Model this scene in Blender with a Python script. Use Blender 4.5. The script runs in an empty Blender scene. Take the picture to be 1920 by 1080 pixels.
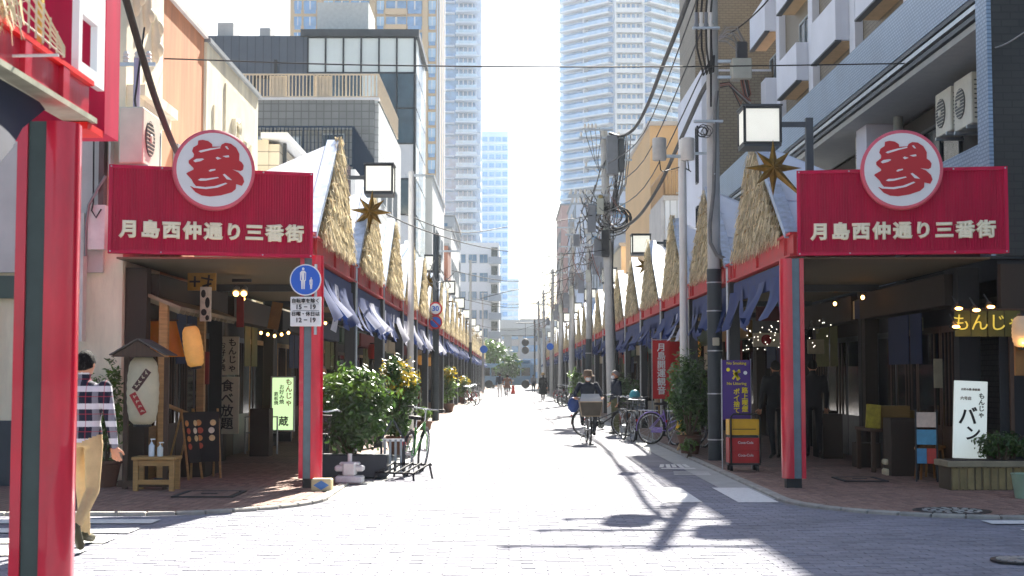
import bpy, bmesh, math, random
from mathutils import Vector, Matrix, Euler
S = bpy.context.scene
COL = S.collection
PI = math.pi
rad = math.radians
random.seed(7)

# ------------------------------------------------------------------ camera, sky, sun, exposure
FPX = 2667.0                      # focal length in pixels of a 1920 px wide frame (50 mm)
PITCH = math.atan(165 / FPX)
YAW = -6.0 / FPX
EYE = Vector((0, 0, 1.5))
cam_d = bpy.data.cameras.new('camera'); cam = bpy.data.objects.new('camera', cam_d); COL.objects.link(cam)
cam_d.lens = 50.0; cam_d.sensor_width = 36.0; cam_d.clip_start = 0.1; cam_d.clip_end = 5000
cam.location = EYE
RCAM = Matrix.Rotation(YAW, 4, 'Z') @ Matrix.Rotation(PI / 2 + PITCH, 4, 'X')
cam.rotation_euler = RCAM.to_euler()
cam_d.dof.use_dof = True; cam_d.dof.focus_distance = 20.0; cam_d.dof.aperture_fstop = 4.5
S.camera = cam

SUN_AZ, SUN_EL = rad(10.5), rad(42)      # azimuth to the right of the street axis, elevation
W = bpy.data.worlds.new('World'); S.world = W; W.use_nodes = True
wn = W.node_tree; bg = wn.nodes['Background']
sky = wn.nodes.new('ShaderNodeTexSky'); sky.sky_type = 'NISHITA'; sky.sun_disc = False
sky.sun_elevation = SUN_EL; sky.sun_rotation = SUN_AZ
sky.air_density = 1.0; sky.dust_density = 1.6; sky.ozone_density = 1.0
wn.links.new(sky.outputs[0], bg.inputs[0]); bg.inputs[1].default_value = 0.052
sd = bpy.data.lights.new('sun', 'SUN'); sun = bpy.data.objects.new('sun', sd); COL.objects.link(sun)
sd.energy = 5.0; sd.angle = rad(0.53); sd.color = (1.0, 0.95, 0.86)
sdir = Vector((math.sin(SUN_AZ) * math.cos(SUN_EL), math.cos(SUN_AZ) * math.cos(SUN_EL), math.sin(SUN_EL)))
sun.rotation_euler = sdir.to_track_quat('Z', 'Y').to_euler(); sun.location = (30, 60, 80)
S.view_settings.view_transform = 'Standard'; S.view_settings.look = 'None'
S.view_settings.exposure = 2.15; S.view_settings.gamma = 1.0
S.cycles.use_denoising = True
S.cycles.max_bounces = 6; S.cycles.diffuse_bounces = 3; S.cycles.glossy_bounces = 3
S.cycles.transmission_bounces = 4; S.cycles.transparent_max_bounces = 8
S.cycles.sample_clamp_indirect = 6.0
S.cycles.caustics_reflective = False; S.cycles.caustics_refractive = False

def ray(px, py): return (RCAM @ Vector((px - 960, 540 - py, -FPX, 0)).to_4d()).to_3d() if False else (RCAM.to_3x3() @ Vector((px - 960, 540 - py, -FPX)))
def P(px, py, Y):                 # the point at depth Y seen at a pixel of the 1920x1080 picture
    d = ray(px, py); return EYE + d * (Y / d.y)
def PX(px, py, x):
    d = ray(px, py); return EYE + d * (x / d.x)
def G(px, py, z=0.0):             # the point of the ground there
    d = ray(px, py); return EYE + d * ((z - EYE.z) / d.z)

# ------------------------------------------------------------------ mesh builder
class MB:
    def __init__(s): s.v = []; s.f = []
    def add(s, vs, fs, M=None):
        n = len(s.v)
        s.v += [tuple(M @ Vector(p)) for p in vs] if M else [tuple(p) for p in vs]
        s.f += [tuple(i + n for i in f) for f in fs]; return s
    def box(s, x0, x1, y0, y1, z0, z1, M=None):
        return s.add([(x0,y0,z0),(x1,y0,z0),(x1,y1,z0),(x0,y1,z0),(x0,y0,z1),(x1,y0,z1),(x1,y1,z1),(x0,y1,z1)],
              [(0,3,2,1),(4,5,6,7),(0,1,5,4),(1,2,6,5),(2,3,7,6),(3,0,4,7)], M)
    def bx(s, c, d, rot=None):
        M = Matrix.Translation(c)
        if rot: M = M @ Euler(rot).to_matrix().to_4x4()
        return s.box(-d[0]/2,d[0]/2,-d[1]/2,d[1]/2,-d[2]/2,d[2]/2, M)
    def cbox(s, x0, x1, y0, y1, z0, z1, b=.01, M=None):     # box with chamfered edges
        bm = bmesh.new(); bmesh.ops.create_cube(bm, size=1)
        for v in bm.verts: v.co = Vector(((x0+x1)/2+v.co.x*(x1-x0), (y0+y1)/2+v.co.y*(y1-y0), (z0+z1)/2+v.co.z*(z1-z0)))
        bmesh.ops.bevel(bm, geom=bm.edges[:], offset=b, segments=1, affect='EDGES')
        bm.verts.index_update(); s.add([v.co[:] for v in bm.verts], [[v.index for v in f.verts] for f in bm.faces], M); bm.free(); return s
    def cyl(s, p0, p1, r0, r1=None, n=8, cap=True):
        return s.path([p0, p1], [r0, r0 if r1 is None else r1], n, cap)
    def path(s, pts, r, n=6, cap=True):
        pts = [Vector(p) for p in pts]; m = len(pts)
        if not isinstance(r, (list, tuple)): r = [r]*m
        vs = []; fs = []; up = None
        for i, p in enumerate(pts):
            t = (pts[min(i+1,m-1)] - pts[max(i-1,0)])
            if t.length < 1e-9: t = Vector((0,0,1))
            t.normalize()
            if up is None:
                up = Vector((0,0,1)) if abs(t.z) < .9 else Vector((1,0,0))
            a = t.cross(up)
            if a.length < 1e-6: a = t.cross(Vector((0,1,.3)))
            a.normalize(); b = a.cross(t).normalized(); up = b
            for k in range(n):
                an = 2*PI*k/n; vs.append(p + (a*math.cos(an) + b*math.sin(an))*r[i])
        for i in range(m-1):
            for k in range(n):
                k2 = (k+1) % n; fs.append((i*n+k, (i+1)*n+k, (i+1)*n+k2, i*n+k2))
        if cap: fs.append(tuple(range(n))); fs.append(tuple((m-1)*n+k for k in reversed(range(n))))
        return s.add(vs, fs)
    def prism(s, poly, d0, d1, ax='y', M=None):    # polygon in the plane normal to ax, from d0 to d1
        def q(a, b, d): return (a, d, b) if ax == 'y' else ((d, a, b) if ax == 'x' else (a, b, d))
        n = len(poly)
        ar = sum(poly[i][0]*poly[(i+1)%n][1]-poly[(i+1)%n][0]*poly[i][1] for i in range(n))
        if (ar > 0) == (ax == 'y'): poly = list(reversed(poly))
        if d0 > d1: d0, d1 = d1, d0
        vs = [q(a,b,d0) for a,b in poly] + [q(a,b,d1) for a,b in poly]
        fs = [tuple(reversed(range(n))), tuple(range(n,2*n))] + [(i,(i+1)%n,(i+1)%n+n,i+n) for i in range(n)]
        return s.add(vs, fs, M)
    def lathe(s, prof, n=16, c=(0,0,0), M=None):
        vs = []; fs = []; m = len(prof)
        for r, z in prof:
            for k in range(n):
                a = 2*PI*k/n; vs.append((c[0]+r*math.cos(a), c[1]+r*math.sin(a), c[2]+z))
        for i in range(m-1):
            for k in range(n):
                k2 = (k+1)%n; fs.append((i*n+k, i*n+k2, (i+1)*n+k2, (i+1)*n+k))
        fs.append(tuple(reversed(range(n)))); fs.append(tuple((m-1)*n+k for k in range(n)))
        return s.add(vs, fs, M)
    def ell(s, c, r, nu=12, nv=8, M=None):
        pr = [(max(1e-4, math.sin(PI*i/nv)), -math.cos(PI*i/nv)) for i in range(nv+1)]
        T = Matrix.Translation(c) @ Matrix.Diagonal((r[0], r[1], r[2], 1))
        return s.lathe(pr, nu, M=(M @ T if M else T))
    def quad(s, *p): return s.add(p, [tuple(range(len(p)))])
    def mesh(s, name, smooth=None):
        me = bpy.data.meshes.new(name); me.from_pydata(s.v, [], s.f); me.update()
        if smooth is not None:
            me.shade_smooth(); me.set_sharp_from_angle(angle=rad(smooth))
        return me
    def o(s, name, mat, par=None, smooth=None, world=False):
        if world and par is not None:
            I = mloc(par).inverted(); s.v = [tuple(I @ Vector(p)) for p in s.v]
        return mk(name, s.mesh(name, smooth), mat, par)
def mloc(ob):
    M = Matrix.LocRotScale(ob.location, ob.rotation_euler, ob.scale)
    return mloc(ob.parent) @ M if ob.parent else M
def mk(name, me, mat, par=None, loc=None, rot=None):
    if mat is not None and not me.materials: me.materials.append(mat)
    ob = bpy.data.objects.new(name, me); COL.objects.link(ob)
    if par is not None: ob.parent = par
    if loc: ob.location = loc
    if rot: ob.rotation_euler = rot
    return ob
def tag(o, label=None, cat=None, group=None, kind=None):
    if label: o['label'] = label
    if cat: o['category'] = cat
    if group: o['group'] = group
    if kind: o['kind'] = kind
    return o
def thing(name, label, cat, loc=(0,0,0), rz=0, group=None):
    o = bpy.data.objects.new(name, None); COL.objects.link(o); o.empty_display_size = .1
    o.location = loc; o.rotation_euler = (0,0,rz); return tag(o, label, cat, group)
def dup(root, loc=None, rz=None, label=None, group=None, scale=None):
    r = root.copy(); COL.objects.link(r)
    if loc is not None: r.location = loc
    if rz is not None: r.rotation_euler = (0,0,rz)
    if scale: r.scale = (scale,)*3
    tag(r, label, None, group)
    for ch in root.children:
        c = ch.copy(); COL.objects.link(c); c.parent = r
        for g in ch.children:
            d = g.copy(); COL.objects.link(d); d.parent = c
    return r

# ------------------------------------------------------------------ materials
MATS = {}
def lin(h):
    def c(v): v /= 255; return v/12.92 if v <= .04045 else ((v+.055)/1.055)**2.4
    return tuple(c(int(h[i:i+2],16)) for i in (0,2,4)) + (1,)
def M(name, c='808080', r=.6, m=0, v=.12, vs=5, b=0, bs=40, e=0, ec=None, spec=.5, al=1, tr=0, ior=1.45, rv=0, sheen=0, coat=0, isl=0, stretch=None):
    if name in MATS: return MATS[name]
    mt = bpy.data.materials.new(name); mt.use_nodes = True; nt = mt.node_tree; N = nt.nodes; L = nt.links
    bs_ = N['Principled BSDF']; col = lin(c) if isinstance(c, str) else tuple(c)+(1,)
    bs_.inputs['Roughness'].default_value = r; bs_.inputs['Metallic'].default_value = m
    bs_.inputs['Specular IOR Level'].default_value = spec; bs_.inputs['IOR'].default_value = ior
    bs_.inputs['Transmission Weight'].default_value = tr; bs_.inputs['Alpha'].default_value = al
    bs_.inputs['Sheen Weight'].default_value = sheen; bs_.inputs['Coat Weight'].default_value = coat
    tc = N.new('ShaderNodeTexCoord'); mp = N.new('ShaderNodeMapping'); L.new(tc.outputs['Object'], mp.inputs[0])
    if stretch: mp.inputs['Scale'].default_value = stretch
    no = N.new('ShaderNodeTexNoise'); no.inputs['Scale'].default_value = vs; no.inputs['Detail'].default_value = 5; no.inputs['Roughness'].default_value = .62
    L.new(mp.outputs[0], no.inputs['Vector'])
    mx = N.new('ShaderNodeMix'); mx.data_type = 'RGBA'
    mr = N.new('ShaderNodeMapRange'); mr.inputs[1].default_value = .3; mr.inputs[2].default_value = .7
    L.new(no.outputs[0], mr.inputs[0]); L.new(mr.outputs[0], mx.inputs['Factor'])
    mx.inputs['A'].default_value = tuple(min(1, x*(1-v)) for x in col[:3]) + (1,)
    mx.inputs['B'].default_value = tuple(min(1, x*(1+v)) for x in col[:3]) + (1,)
    out = mx.outputs['Result']
    if rv or isl:
        hs = N.new('ShaderNodeHueSaturation')
        src = N.new('ShaderNodeNewGeometry').outputs['Random Per Island'] if isl else N.new('ShaderNodeObjectInfo').outputs['Random']
        m2 = N.new('ShaderNodeMapRange'); a = isl or rv
        m2.inputs[3].default_value = 1-a; m2.inputs[4].default_value = 1+a
        L.new(src, m2.inputs[0]); L.new(m2.outputs[0], hs.inputs['Value']); L.new(out, hs.inputs['Color']); out = hs.outputs[0]
    L.new(out, bs_.inputs['Base Color'])
    if v and r < .9:
        m3 = N.new('ShaderNodeMapRange'); m3.inputs[3].default_value = max(.02, r-.08); m3.inputs[4].default_value = min(1, r+.12)
        L.new(no.outputs[0], m3.inputs[0]); L.new(m3.outputs[0], bs_.inputs['Roughness'])
    if b:
        n2 = N.new('ShaderNodeTexNoise'); n2.inputs['Scale'].default_value = bs; n2.inputs['Detail'].default_value = 4
        L.new(mp.outputs[0], n2.inputs['Vector'])
        bp = N.new('ShaderNodeBump'); bp.inputs['Strength'].default_value = b; bp.inputs['Distance'].default_value = .02
        L.new(n2.outputs[0], bp.inputs['Height']); L.new(bp.outputs[0], bs_.inputs['Normal'])
    if e:
        bs_.inputs['Emission Color'].default_value = lin(ec or c); bs_.inputs['Emission Strength'].default_value = e
    MATS[name] = mt; return mt
def TILE(name, c1, c2, mo, w, h, ax='x', r=.4, ms=.012, off=.5, bump=.4, v=.2, swap=False):
    """small tiles, boards or bricks too fine to build one by one; ax = the face normal"""
    if name in MATS: return MATS[name]
    mt = bpy.data.materials.new(name); mt.use_nodes = True; nt = mt.node_tree; N = nt.nodes; L = nt.links
    bs_ = N['Principled BSDF']; bs_.inputs['Roughness'].default_value = r
    tc = N.new('ShaderNodeTexCoord'); sp = N.new('ShaderNodeSeparateXYZ'); cb = N.new('ShaderNodeCombineXYZ')
    L.new(tc.outputs['Object'], sp.inputs[0])
    a = {'x': ('Y','Z'), 'y': ('X','Z'), 'z': ('X','Y')}[ax]
    if swap: a = a[::-1]
    L.new(sp.outputs[a[0]], cb.inputs[0]); L.new(sp.outputs[a[1]], cb.inputs[1])
    br = N.new('ShaderNodeTexBrick'); L.new(cb.outputs[0], br.inputs['Vector'])
    br.offset = off; br.inputs['Scale'].default_value = 1
    br.inputs['Brick Width'].default_value = w; br.inputs['Row Height'].default_value = h
    br.inputs['Mortar Size'].default_value = ms; br.inputs['Mortar Smooth'].default_value = .1
    br.inputs['Color1'].default_value = lin(c1); br.inputs['Color2'].default_value = lin(c2); br.inputs['Mortar'].default_value = lin(mo)
    no = N.new('ShaderNodeTexNoise'); no.inputs['Scale'].default_value = 1.3; no.inputs['Detail'].default_value = 6
    L.new(tc.outputs['Object'], no.inputs['Vector'])
    mr = N.new('ShaderNodeMapRange'); mr.inputs[1].default_value = .3; mr.inputs[2].default_value = .7
    mr.inputs[3].default_value = 1-v; mr.inputs[4].default_value = 1+v; L.new(no.outputs[0], mr.inputs[0])
    hs = N.new('ShaderNodeHueSaturation'); L.new(mr.outputs[0], hs.inputs['Value']); L.new(br.outputs['Color'], hs.inputs['Color'])
    L.new(hs.outputs[0], bs_.inputs['Base Color'])
    bp = N.new('ShaderNodeBump'); bp.inputs['Strength'].default_value = bump; bp.inputs['Distance'].default_value = .01; bp.invert = True
    L.new(br.outputs['Fac'], bp.inputs['Height']); L.new(bp.outputs[0], bs_.inputs['Normal'])
    MATS[name] = mt; return mt

RED = M('red_sign_enamel', 'b8003c', .55, v=.16, vs=2.2, spec=.3, stretch=(3,3,.5))
REDP = M('red_painted_steel', 'be002c', .3, v=.22, vs=3, b=.1, bs=14, spec=.5, coat=.6, stretch=(2,2,.6))
MAROON = M('weathered_red_steel', 'a8242a', .5, v=.3, vs=3, b=.1)
WHT = M('white_paint', 'e4e4e2', .5, v=.06, vs=2)
WHTM = M('white_sheet_metal', 'd4dae6', .42, v=.08, vs=1.5)
CREAM = M('cream_stucco', 'ddd3b8', .85, v=.24, vs=1.6, b=.25, bs=60, stretch=(1.6,1.6,.35))
BLK = M('black_metal', '1b1c1f', .45, v=.2)
DGREY = M('dark_grey_metal', '3c4247', .5, v=.15)
GREY = M('grey_metal', '8b9094', .45, .6, v=.12)
STEEL = M('galvanised_steel', 'b4b9bd', .38, .7, v=.14, vs=9)
CONC = M('concrete', 'a8a59c', .85, v=.16, vs=2.5, b=.15)
NAVY = M('navy_cloth', '1d2d5c', .6, v=.2, vs=4, sheen=.6)
GOLD = M('gold_foil', '7d6026', .42, .6, v=.4, vs=12, b=.3, bs=30)
RUB = M('black_rubber', '17171a', .7, v=.2)
WOOD = M('plain_wood', 'a9834e', .6, v=.25, vs=4, stretch=(1,1,8))
DWOOD = M('dark_wood', '4a3526', .6, v=.3, vs=5, stretch=(8,8,1))
IVORY = M('ivory_letter', 'ece0c2', .5, v=.04)
INK = M('black_ink', '141414', .6, v=.1)
DGLASS = M('dark_glass', '10161c', .08, v=.1, spec=.9)
BGLASS = M('blue_window_glass', '4a6d8c', .1, v=.2, vs=.4, spec=.9)
CABLE = M('black_cable', '1c1c1e', .55, v=.2)

def txt(body, size, mat, par, loc, rz=0, bold=0, depth=.004, vert=False, sx=1, sy=1, tilt=0, name='lettering', each=False, lh=.98, flat=False):
    """letters as a mesh facing local -Y (or up, with flat)"""
    key = (body, size, bold, depth, vert, sx, sy, lh)
    if key not in TXT:
        cu = bpy.data.curves.new('t', 'FONT'); cu.body = '\n'.join(body) if vert else body
        cu.size = size; cu.extrude = depth; cu.align_x = 'CENTER'; cu.align_y = 'CENTER'; cu.space_line = lh
        cu.resolution_u = 3; cu.bevel_depth = bold*size; cu.bevel_resolution = 0
        ob = bpy.data.objects.new('t', cu)
        me = bpy.data.meshes.new_from_object(ob); bpy.data.objects.remove(ob); bpy.data.curves.remove(cu)
        me.materials.clear(); me.transform(Matrix.Diagonal((sx, sy, 1, 1)))
        TXT[key] = me
    me = TXT[key]
    if me.materials and me.materials[0] != mat: me = me.copy(); me.materials.clear()
    return mk(name, me, mat, par, loc, (0 if flat else PI/2, tilt, rz))
TXT = {}
# ------------------------------------------------------------------ ground, road, sidewalks
XKL, XKR = -2.25, 3.3          # kerb lines
XBL, XBR = -2.66, 3.8          # arcade beam lines
XFL, XFR = -5.25, 6.45         # shop fronts
ROADM = TILE('road_pavers_far', '7d7d84', '84848a', '727277', .2, .1, 'z', .85, .004, v=.1, bump=.1)
tag(MB().quad((-900,-200,-.05),(900,-200,-.05),(900,1500,-.05),(-900,1500,-.05)).o('ground', M('far_ground','77746e',.9)), 'grey city ground reaching to the horizon', None, None, 'structure')
road = MB().quad((-45,-8,0),(45,-8,0),(45,190,0),(-45,190,0)).o('road', ROADM)
tag(road, 'pale paved shopping street and crossing in sunlight', None, None, 'structure')
PAV = M('road_paver', '7d7d86', .85, v=.16, vs=5, b=.2, bs=50, rv=.13)
PAVI = M('road_paver_rows', '7d7d86', .85, v=.22, vs=.9, b=.2, bs=50, isl=.13)
def paver_mesh(w, d, h=.012, b=.006):
    m = MB(); m.add([(-w/2,-d/2,0),(w/2,-d/2,0),(w/2,d/2,0),(-w/2,d/2,0),(-w/2+b,-d/2+b,h),(w/2-b,-d/2+b,h),(w/2-b,d/2-b,h),(-w/2+b,d/2-b,h)],
        [(4,5,6,7),(0,1,5,4),(1,2,6,5),(2,3,7,6),(3,0,4,7)]); return m
def lay(par, name, spots, w, d, matO, matI, z, rot=0, keep=300):
    """bricks of a paved surface: the nearest ones as single pieces, the rest joined"""
    spots.sort(key=lambda p: p[1])
    base = paver_mesh(w-.005, d-.005, .008, .004); me = base.mesh(name)
    for x, y in spots[:keep]:
        mk(name, me, matO, par, (x, y, z + random.uniform(-.003,.002)), (random.uniform(-.006,.006), random.uniform(-.006,.006), rot + random.uniform(-.008,.008)))
    m = MB()
    for x, y in spots[keep:]:
        m.add(base.v, base.f, Matrix.Translation((x, y, z+random.uniform(-.003,.002))) @ Euler((random.uniform(-.006,.006), random.uniform(-.006,.006), rot+random.uniform(-.008,.008))).to_matrix().to_4x4())
    if m.v: tag(m.o(name + '_rows', matI, par), kind='stuff')
def arc(cx, cy, r, a0, a1, n=10): return [(cx+r*math.cos(rad(a0+(a1-a0)*i/n)), cy+r*math.sin(rad(a0+(a1-a0)*i/n))) for i in range(n+1)]
WALK_L = [(-45,190),(-45,15.4),(-4.2,15.4)] + arc(-4.2,17.35,1.95,-90,0) + [(XKL,190)]
WALK_R = [(45,190),(XKR,190)] + arc(5.5,17.2,2.2,180,270) + [(45,15.0)]
def inside(p, poly):
    c = False; n = len(poly)
    for i in range(n):
        a, b = poly[i], poly[i-1]
        if (a[1] > p[1]) != (b[1] > p[1]) and p[0] < (b[0]-a[0])*(p[1]-a[1])/(b[1]-a[1])+a[0]: c = not c
    return c
def inset_ok(p, poly, g=.09): return all(inside((p[0]+dx, p[1]+dy), poly) for dx in (-g,g) for dy in (-g,g))
BRK = M('sidewalk_brick', '8a6f62', .85, v=.2, vs=9, b=.3, bs=60, rv=.2)
BRKI = M('sidewalk_brick_rows', '8a6f62', .85, v=.2, vs=9, b=.3, bs=60, isl=.2)
SWM = TILE('sidewalk_far', '8a6f62', '7c6459', '5d5049', .2, .1, 'z', .85, .008, v=.15, swap=True)
MORT = M('mortar', '5e534d', .95, v=.2)
kerbm = M('kerb_stone', '9d9990', .85, v=.2, vs=6, b=.2, rv=.1)
ZW = .03
walks = []
for nm, poly, lab in (('sidewalk', WALK_L, 'brown brick sidewalk under the left arcade'), ('sidewalk', WALK_R, 'brown brick sidewalk under the right arcade')):
    o = MB().prism(poly, -.04, ZW, 'z').o(nm, SWM); tag(o, lab, None, None, 'structure'); walks.append(o)
    # edging kerb stones that follow the outline
    pts = [p for p in poly if p[1] < 60 and abs(p[0]) < 9] if poly is WALK_R else [p for p in poly if p[1] < 60 and abs(p[0]) < 9]
    if poly is WALK_L: path = [(-9,15.4)] + pts + [(XKL, 48)]
    else: path = [(XKR, 48)] + pts + [(9.5, 15.0)]
    out = []; acc = 0
    for a, b in zip(path[:-1], path[1:]):
        a, b = Vector(a), Vector(b); L_ = (b-a).length; n = max(1, round(L_/.6))
        for i in range(n):
            p, q = a.lerp(b, i/n), a.lerp(b, (i+1)/n); out.append((p, q))
    for p, q in out:
        c = (p+q)/2; L_ = (q-p).length; an = math.atan2(q.y-p.y, q.x-p.x)
        m = MB().cbox(-L_/2+.004, L_/2-.004, -.06, .06, -.06, ZW+.012+random.uniform(0,.004), .012)
        ob = m.o('kerbstone', kerbm, o); ob.location = (c.x, c.y, 0); ob.rotation_euler = (0,0,an)
    xs = XKL if poly is WALK_L else XKR
    MB().box(xs-.06, xs+.06, 48.01, 190, -.06, ZW+.012).o('kerb_run', kerbm, o)
def fill(x0, x1, y0, y1, w, d, ok, swap=False):
    out = []
    if not swap:
        r = 0; y = y0
        while y < y1:
            x = x0 + (w/2 if r % 2 else 0)
            while x < x1:
                if ok((x,y)): out.append((x,y))
                x += w
            y += d; r += 1
    else:
        r = 0; x = x0
        while x < x1:
            y = y0 + (d/2 if r % 2 else 0)
            while y < y1:
                if ok((x,y)): out.append((x,y))
                y += d
            x += w; r += 1
    return out
def inview(p, g=.4): return abs(p[0]) < p[1]*.36+g
lay(walks[0], 'paving_brick', fill(-5.2,-2.3,15.5,24,.1,.2, lambda p: inset_ok(p, WALK_L) and inview(p), True), .1, .2, BRK, BRKI, ZW)
lay(walks[1], 'paving_brick', fill(3.2,7.6,15.1,23,.1,.2, lambda p: inset_ok(p, WALK_R) and inview(p), True), .1, .2, BRK, BRKI, ZW)
lay(road, 'paver', fill(-7,7,9.8,24,.2,.1, lambda p: inview(p) and not inside((p[0],p[1]+.2), WALK_L) and not inside((p[0],p[1]+.2), WALK_R) and not inside((p[0]+.2,p[1]), WALK_R) and not inside((p[0]-.2,p[1]), WALK_L)), .2, .1, PAV, PAVI, .001)
MB().prism([(-7.5,9.6),(7.5,9.6),(7.5,14.95),(5.5,14.95)]+[(x,y) for x,y in reversed(arc(5.5,17.2,2.26,180,270))]+[(3.22,24.1),(-2.17,24.1)]+[(x,y) for x,y in reversed(arc(-4.2,17.35,2.02,-90,0))]+[(-7.5,15.33)],.0005,.004,'z').o('joint_sand', M('joint_sand','77767a',.95,v=.15,vs=2), road)
# gutters beside the kerbs
gut = M('gutter_concrete', 'a9aaa6', .8, v=.15, vs=3, b=.15)
for x0, x1 in ((XKL+.065, XKL+.5), (XKR-.5, XKR-.065)):
    MB().quad((x0,17.3,.0125),(x1,17.3,.0125),(x1,150,.0125),(x0,150,.0125)).o('gutter', gut, road)
# painted crossings
PAINT = M('road_paint', 'd8d8d4', .75, v=.14, vs=14, b=.1)
m_ = MB().quad((-.24,-1.1,0),(.24,-1.1,0),(.24,1.1,0),(-.24,1.1,0)).mesh('crossing_stripe')
for i in range(6): mk('crossing_stripe', m_, PAINT, road, (-1.55+.9*i, 18.0, .0135))
m_ = MB().quad((-2.6,-.2,0),(2.6,-.2,0),(2.6,.2,0),(-2.6,.2,0)).mesh('crossing_stripe')
for i in range(4): mk('crossing_stripe', m_, PAINT, road, (-6.2, 14.65-.85*i, .02))
m_ = MB().quad((-2.6,-.17,0),(2.6,-.17,0),(2.6,.17,0),(-2.6,.17,0)).mesh('crossing_stripe')
for i in range(4): mk('crossing_stripe', m_, PAINT, road, (7.45+.1*i, 14.55-.85*i, .02))
# small white bicycle-lane marks near the right kerb
m = MB()
for i in range(3): m.quad((2.5+.03*i,21.6+.28*i,.0155),(3.05+.02*i,21.5+.28*i,.0155),(3.05+.02*i,21.62+.28*i,.0155),(2.5+.03*i,21.72+.28*i,.0155))
for i in range(5): m.quad((2.45+.11*i,23.3-.1*(i%2),.0155),(2.52+.11*i,23.3-.1*(i%2),.0155),(2.62+.09*i,24.1,.0155),(2.55+.09*i,24.1,.0155))
m.quad((2.45,22.9,.0155),(3.0,22.9,.0155),(3.0,23.15,.0155),(2.45,23.15,.0155))
m.o('road_mark', PAINT, road)
# iron covers
IRON = M('cast_iron', '3a3b3c', .6, .5, v=.3, vs=12, b=.3)
def cover(p, w, d, lab, z):
    t = thing('inspection_cover', lab, 'manhole cover', (p.x, p.y, z))
    fr = MB()
    for a in ((-w/2,w/2,-d/2,-d/2+.05),(-w/2,w/2,d/2-.05,d/2),(-w/2,-w/2+.05,-d/2+.05,d/2-.05),(w/2-.05,w/2,-d/2+.05,d/2-.05)): fr.box(a[0],a[1],a[2],a[3],0,.014)
    fr.o('frame', IRON, t)
    for i in range(4):
        x0 = -w/2+.07+(w-.14)*i/4; MB().box(x0, x0+(w-.14)/4-.012, -d/2+.07, d/2-.07, 0, .011).o('brick_infill', BRK, t)
    MB().box(-.1,.1,-.03,.03,.011,.018).o('lifting_slot', IRON, t)
cover(G(393,929,ZW), .75, .9, 'square framed cover set in the left brick sidewalk', ZW+.012)
cover(G(1612,901,ZW), .62, .8, 'square framed cover set in the right brick sidewalk', ZW+.012)
def manhole(p, r, lab, z):
    t = thing('manhole_cover', lab, 'manhole cover', (p.x, p.y, z))
    MB().lathe([(r,0),(r,.0155),(r*.9,.016)], 28).o('rim', IRON, t)
    m = MB()
    for k in range(3): 
        rr = r*(.25+.22*k)
        for a in range(8+4*k):
            an = 2*PI*a/(8+4*k); m.bx((rr*math.cos(an), rr*math.sin(an), .017), (.05,.05,.01), (0,0,an))
    m.o('tread_studs', STEEL, t)
manhole(G(1785,959,ZW), .42, 'round iron manhole cover at the edge of the right sidewalk', ZW-.004)
manhole(G(1915,1056), .24, 'small round iron cover in the road at the lower right', .014)
# ------------------------------------------------------------------ arcade canopies on both sides
def TRANS(name, c, fac=.4, v=.1, vs=5, isl=0, gloss=0, r=.6):
    if name in MATS: return MATS[name]
    mt = M(name, c, r, v=v, vs=vs, isl=isl, spec=gloss or .3); nt = mt.node_tree; N = nt.nodes; L = nt.links
    pb = N['Principled BSDF']; out = N['Material Output']; src = pb.inputs['Base Color'].links[0].from_socket
    tr = N.new('ShaderNodeBsdfTranslucent'); mx = N.new('ShaderNodeMixShader'); mx.inputs[0].default_value = fac
    L.new(src, tr.inputs[0]); L.new(pb.outputs[0], mx.inputs[1]); L.new(tr.outputs[0], mx.inputs[2]); L.new(mx.outputs[0], out.inputs[0]); return mt
STRAW = TRANS('golden_straw', 'd3c5a4', .3, v=.3, vs=8, isl=.4)
STRAWB = M('straw_backing', '8f7243', .9, v=.3, vs=10)
NAVYC = TRANS('navy_valance', '22376e', .25, v=.2, gloss=.6)
LAVC = TRANS('pale_valance', 'dfe1f0', .45, v=.1)
SOFF = M('canopy_soffit', '6a5f4a', .7, v=.12, vs=1.5)
COLM = M('arcade_column_paint', '26292d', .4, v=.15)
MILK = TRANS('milky_acrylic', 'f6f6f0', .6, v=.03); MILK.node_tree.nodes['Principled BSDF'].inputs['Emission Color'].default_value=(1,.98,.92,1); MILK.node_tree.nodes['Principled BSDF'].inputs['Emission Strength'].default_value=.14
BARGE = M('barge_metal', '9fb0c6', .4, .3, v=.3, vs=8)
BAY, Y0 = 5.4, 18.9
ZB0, ZB1 = 3.1, 3.42                        # beam bottom and top
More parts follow.
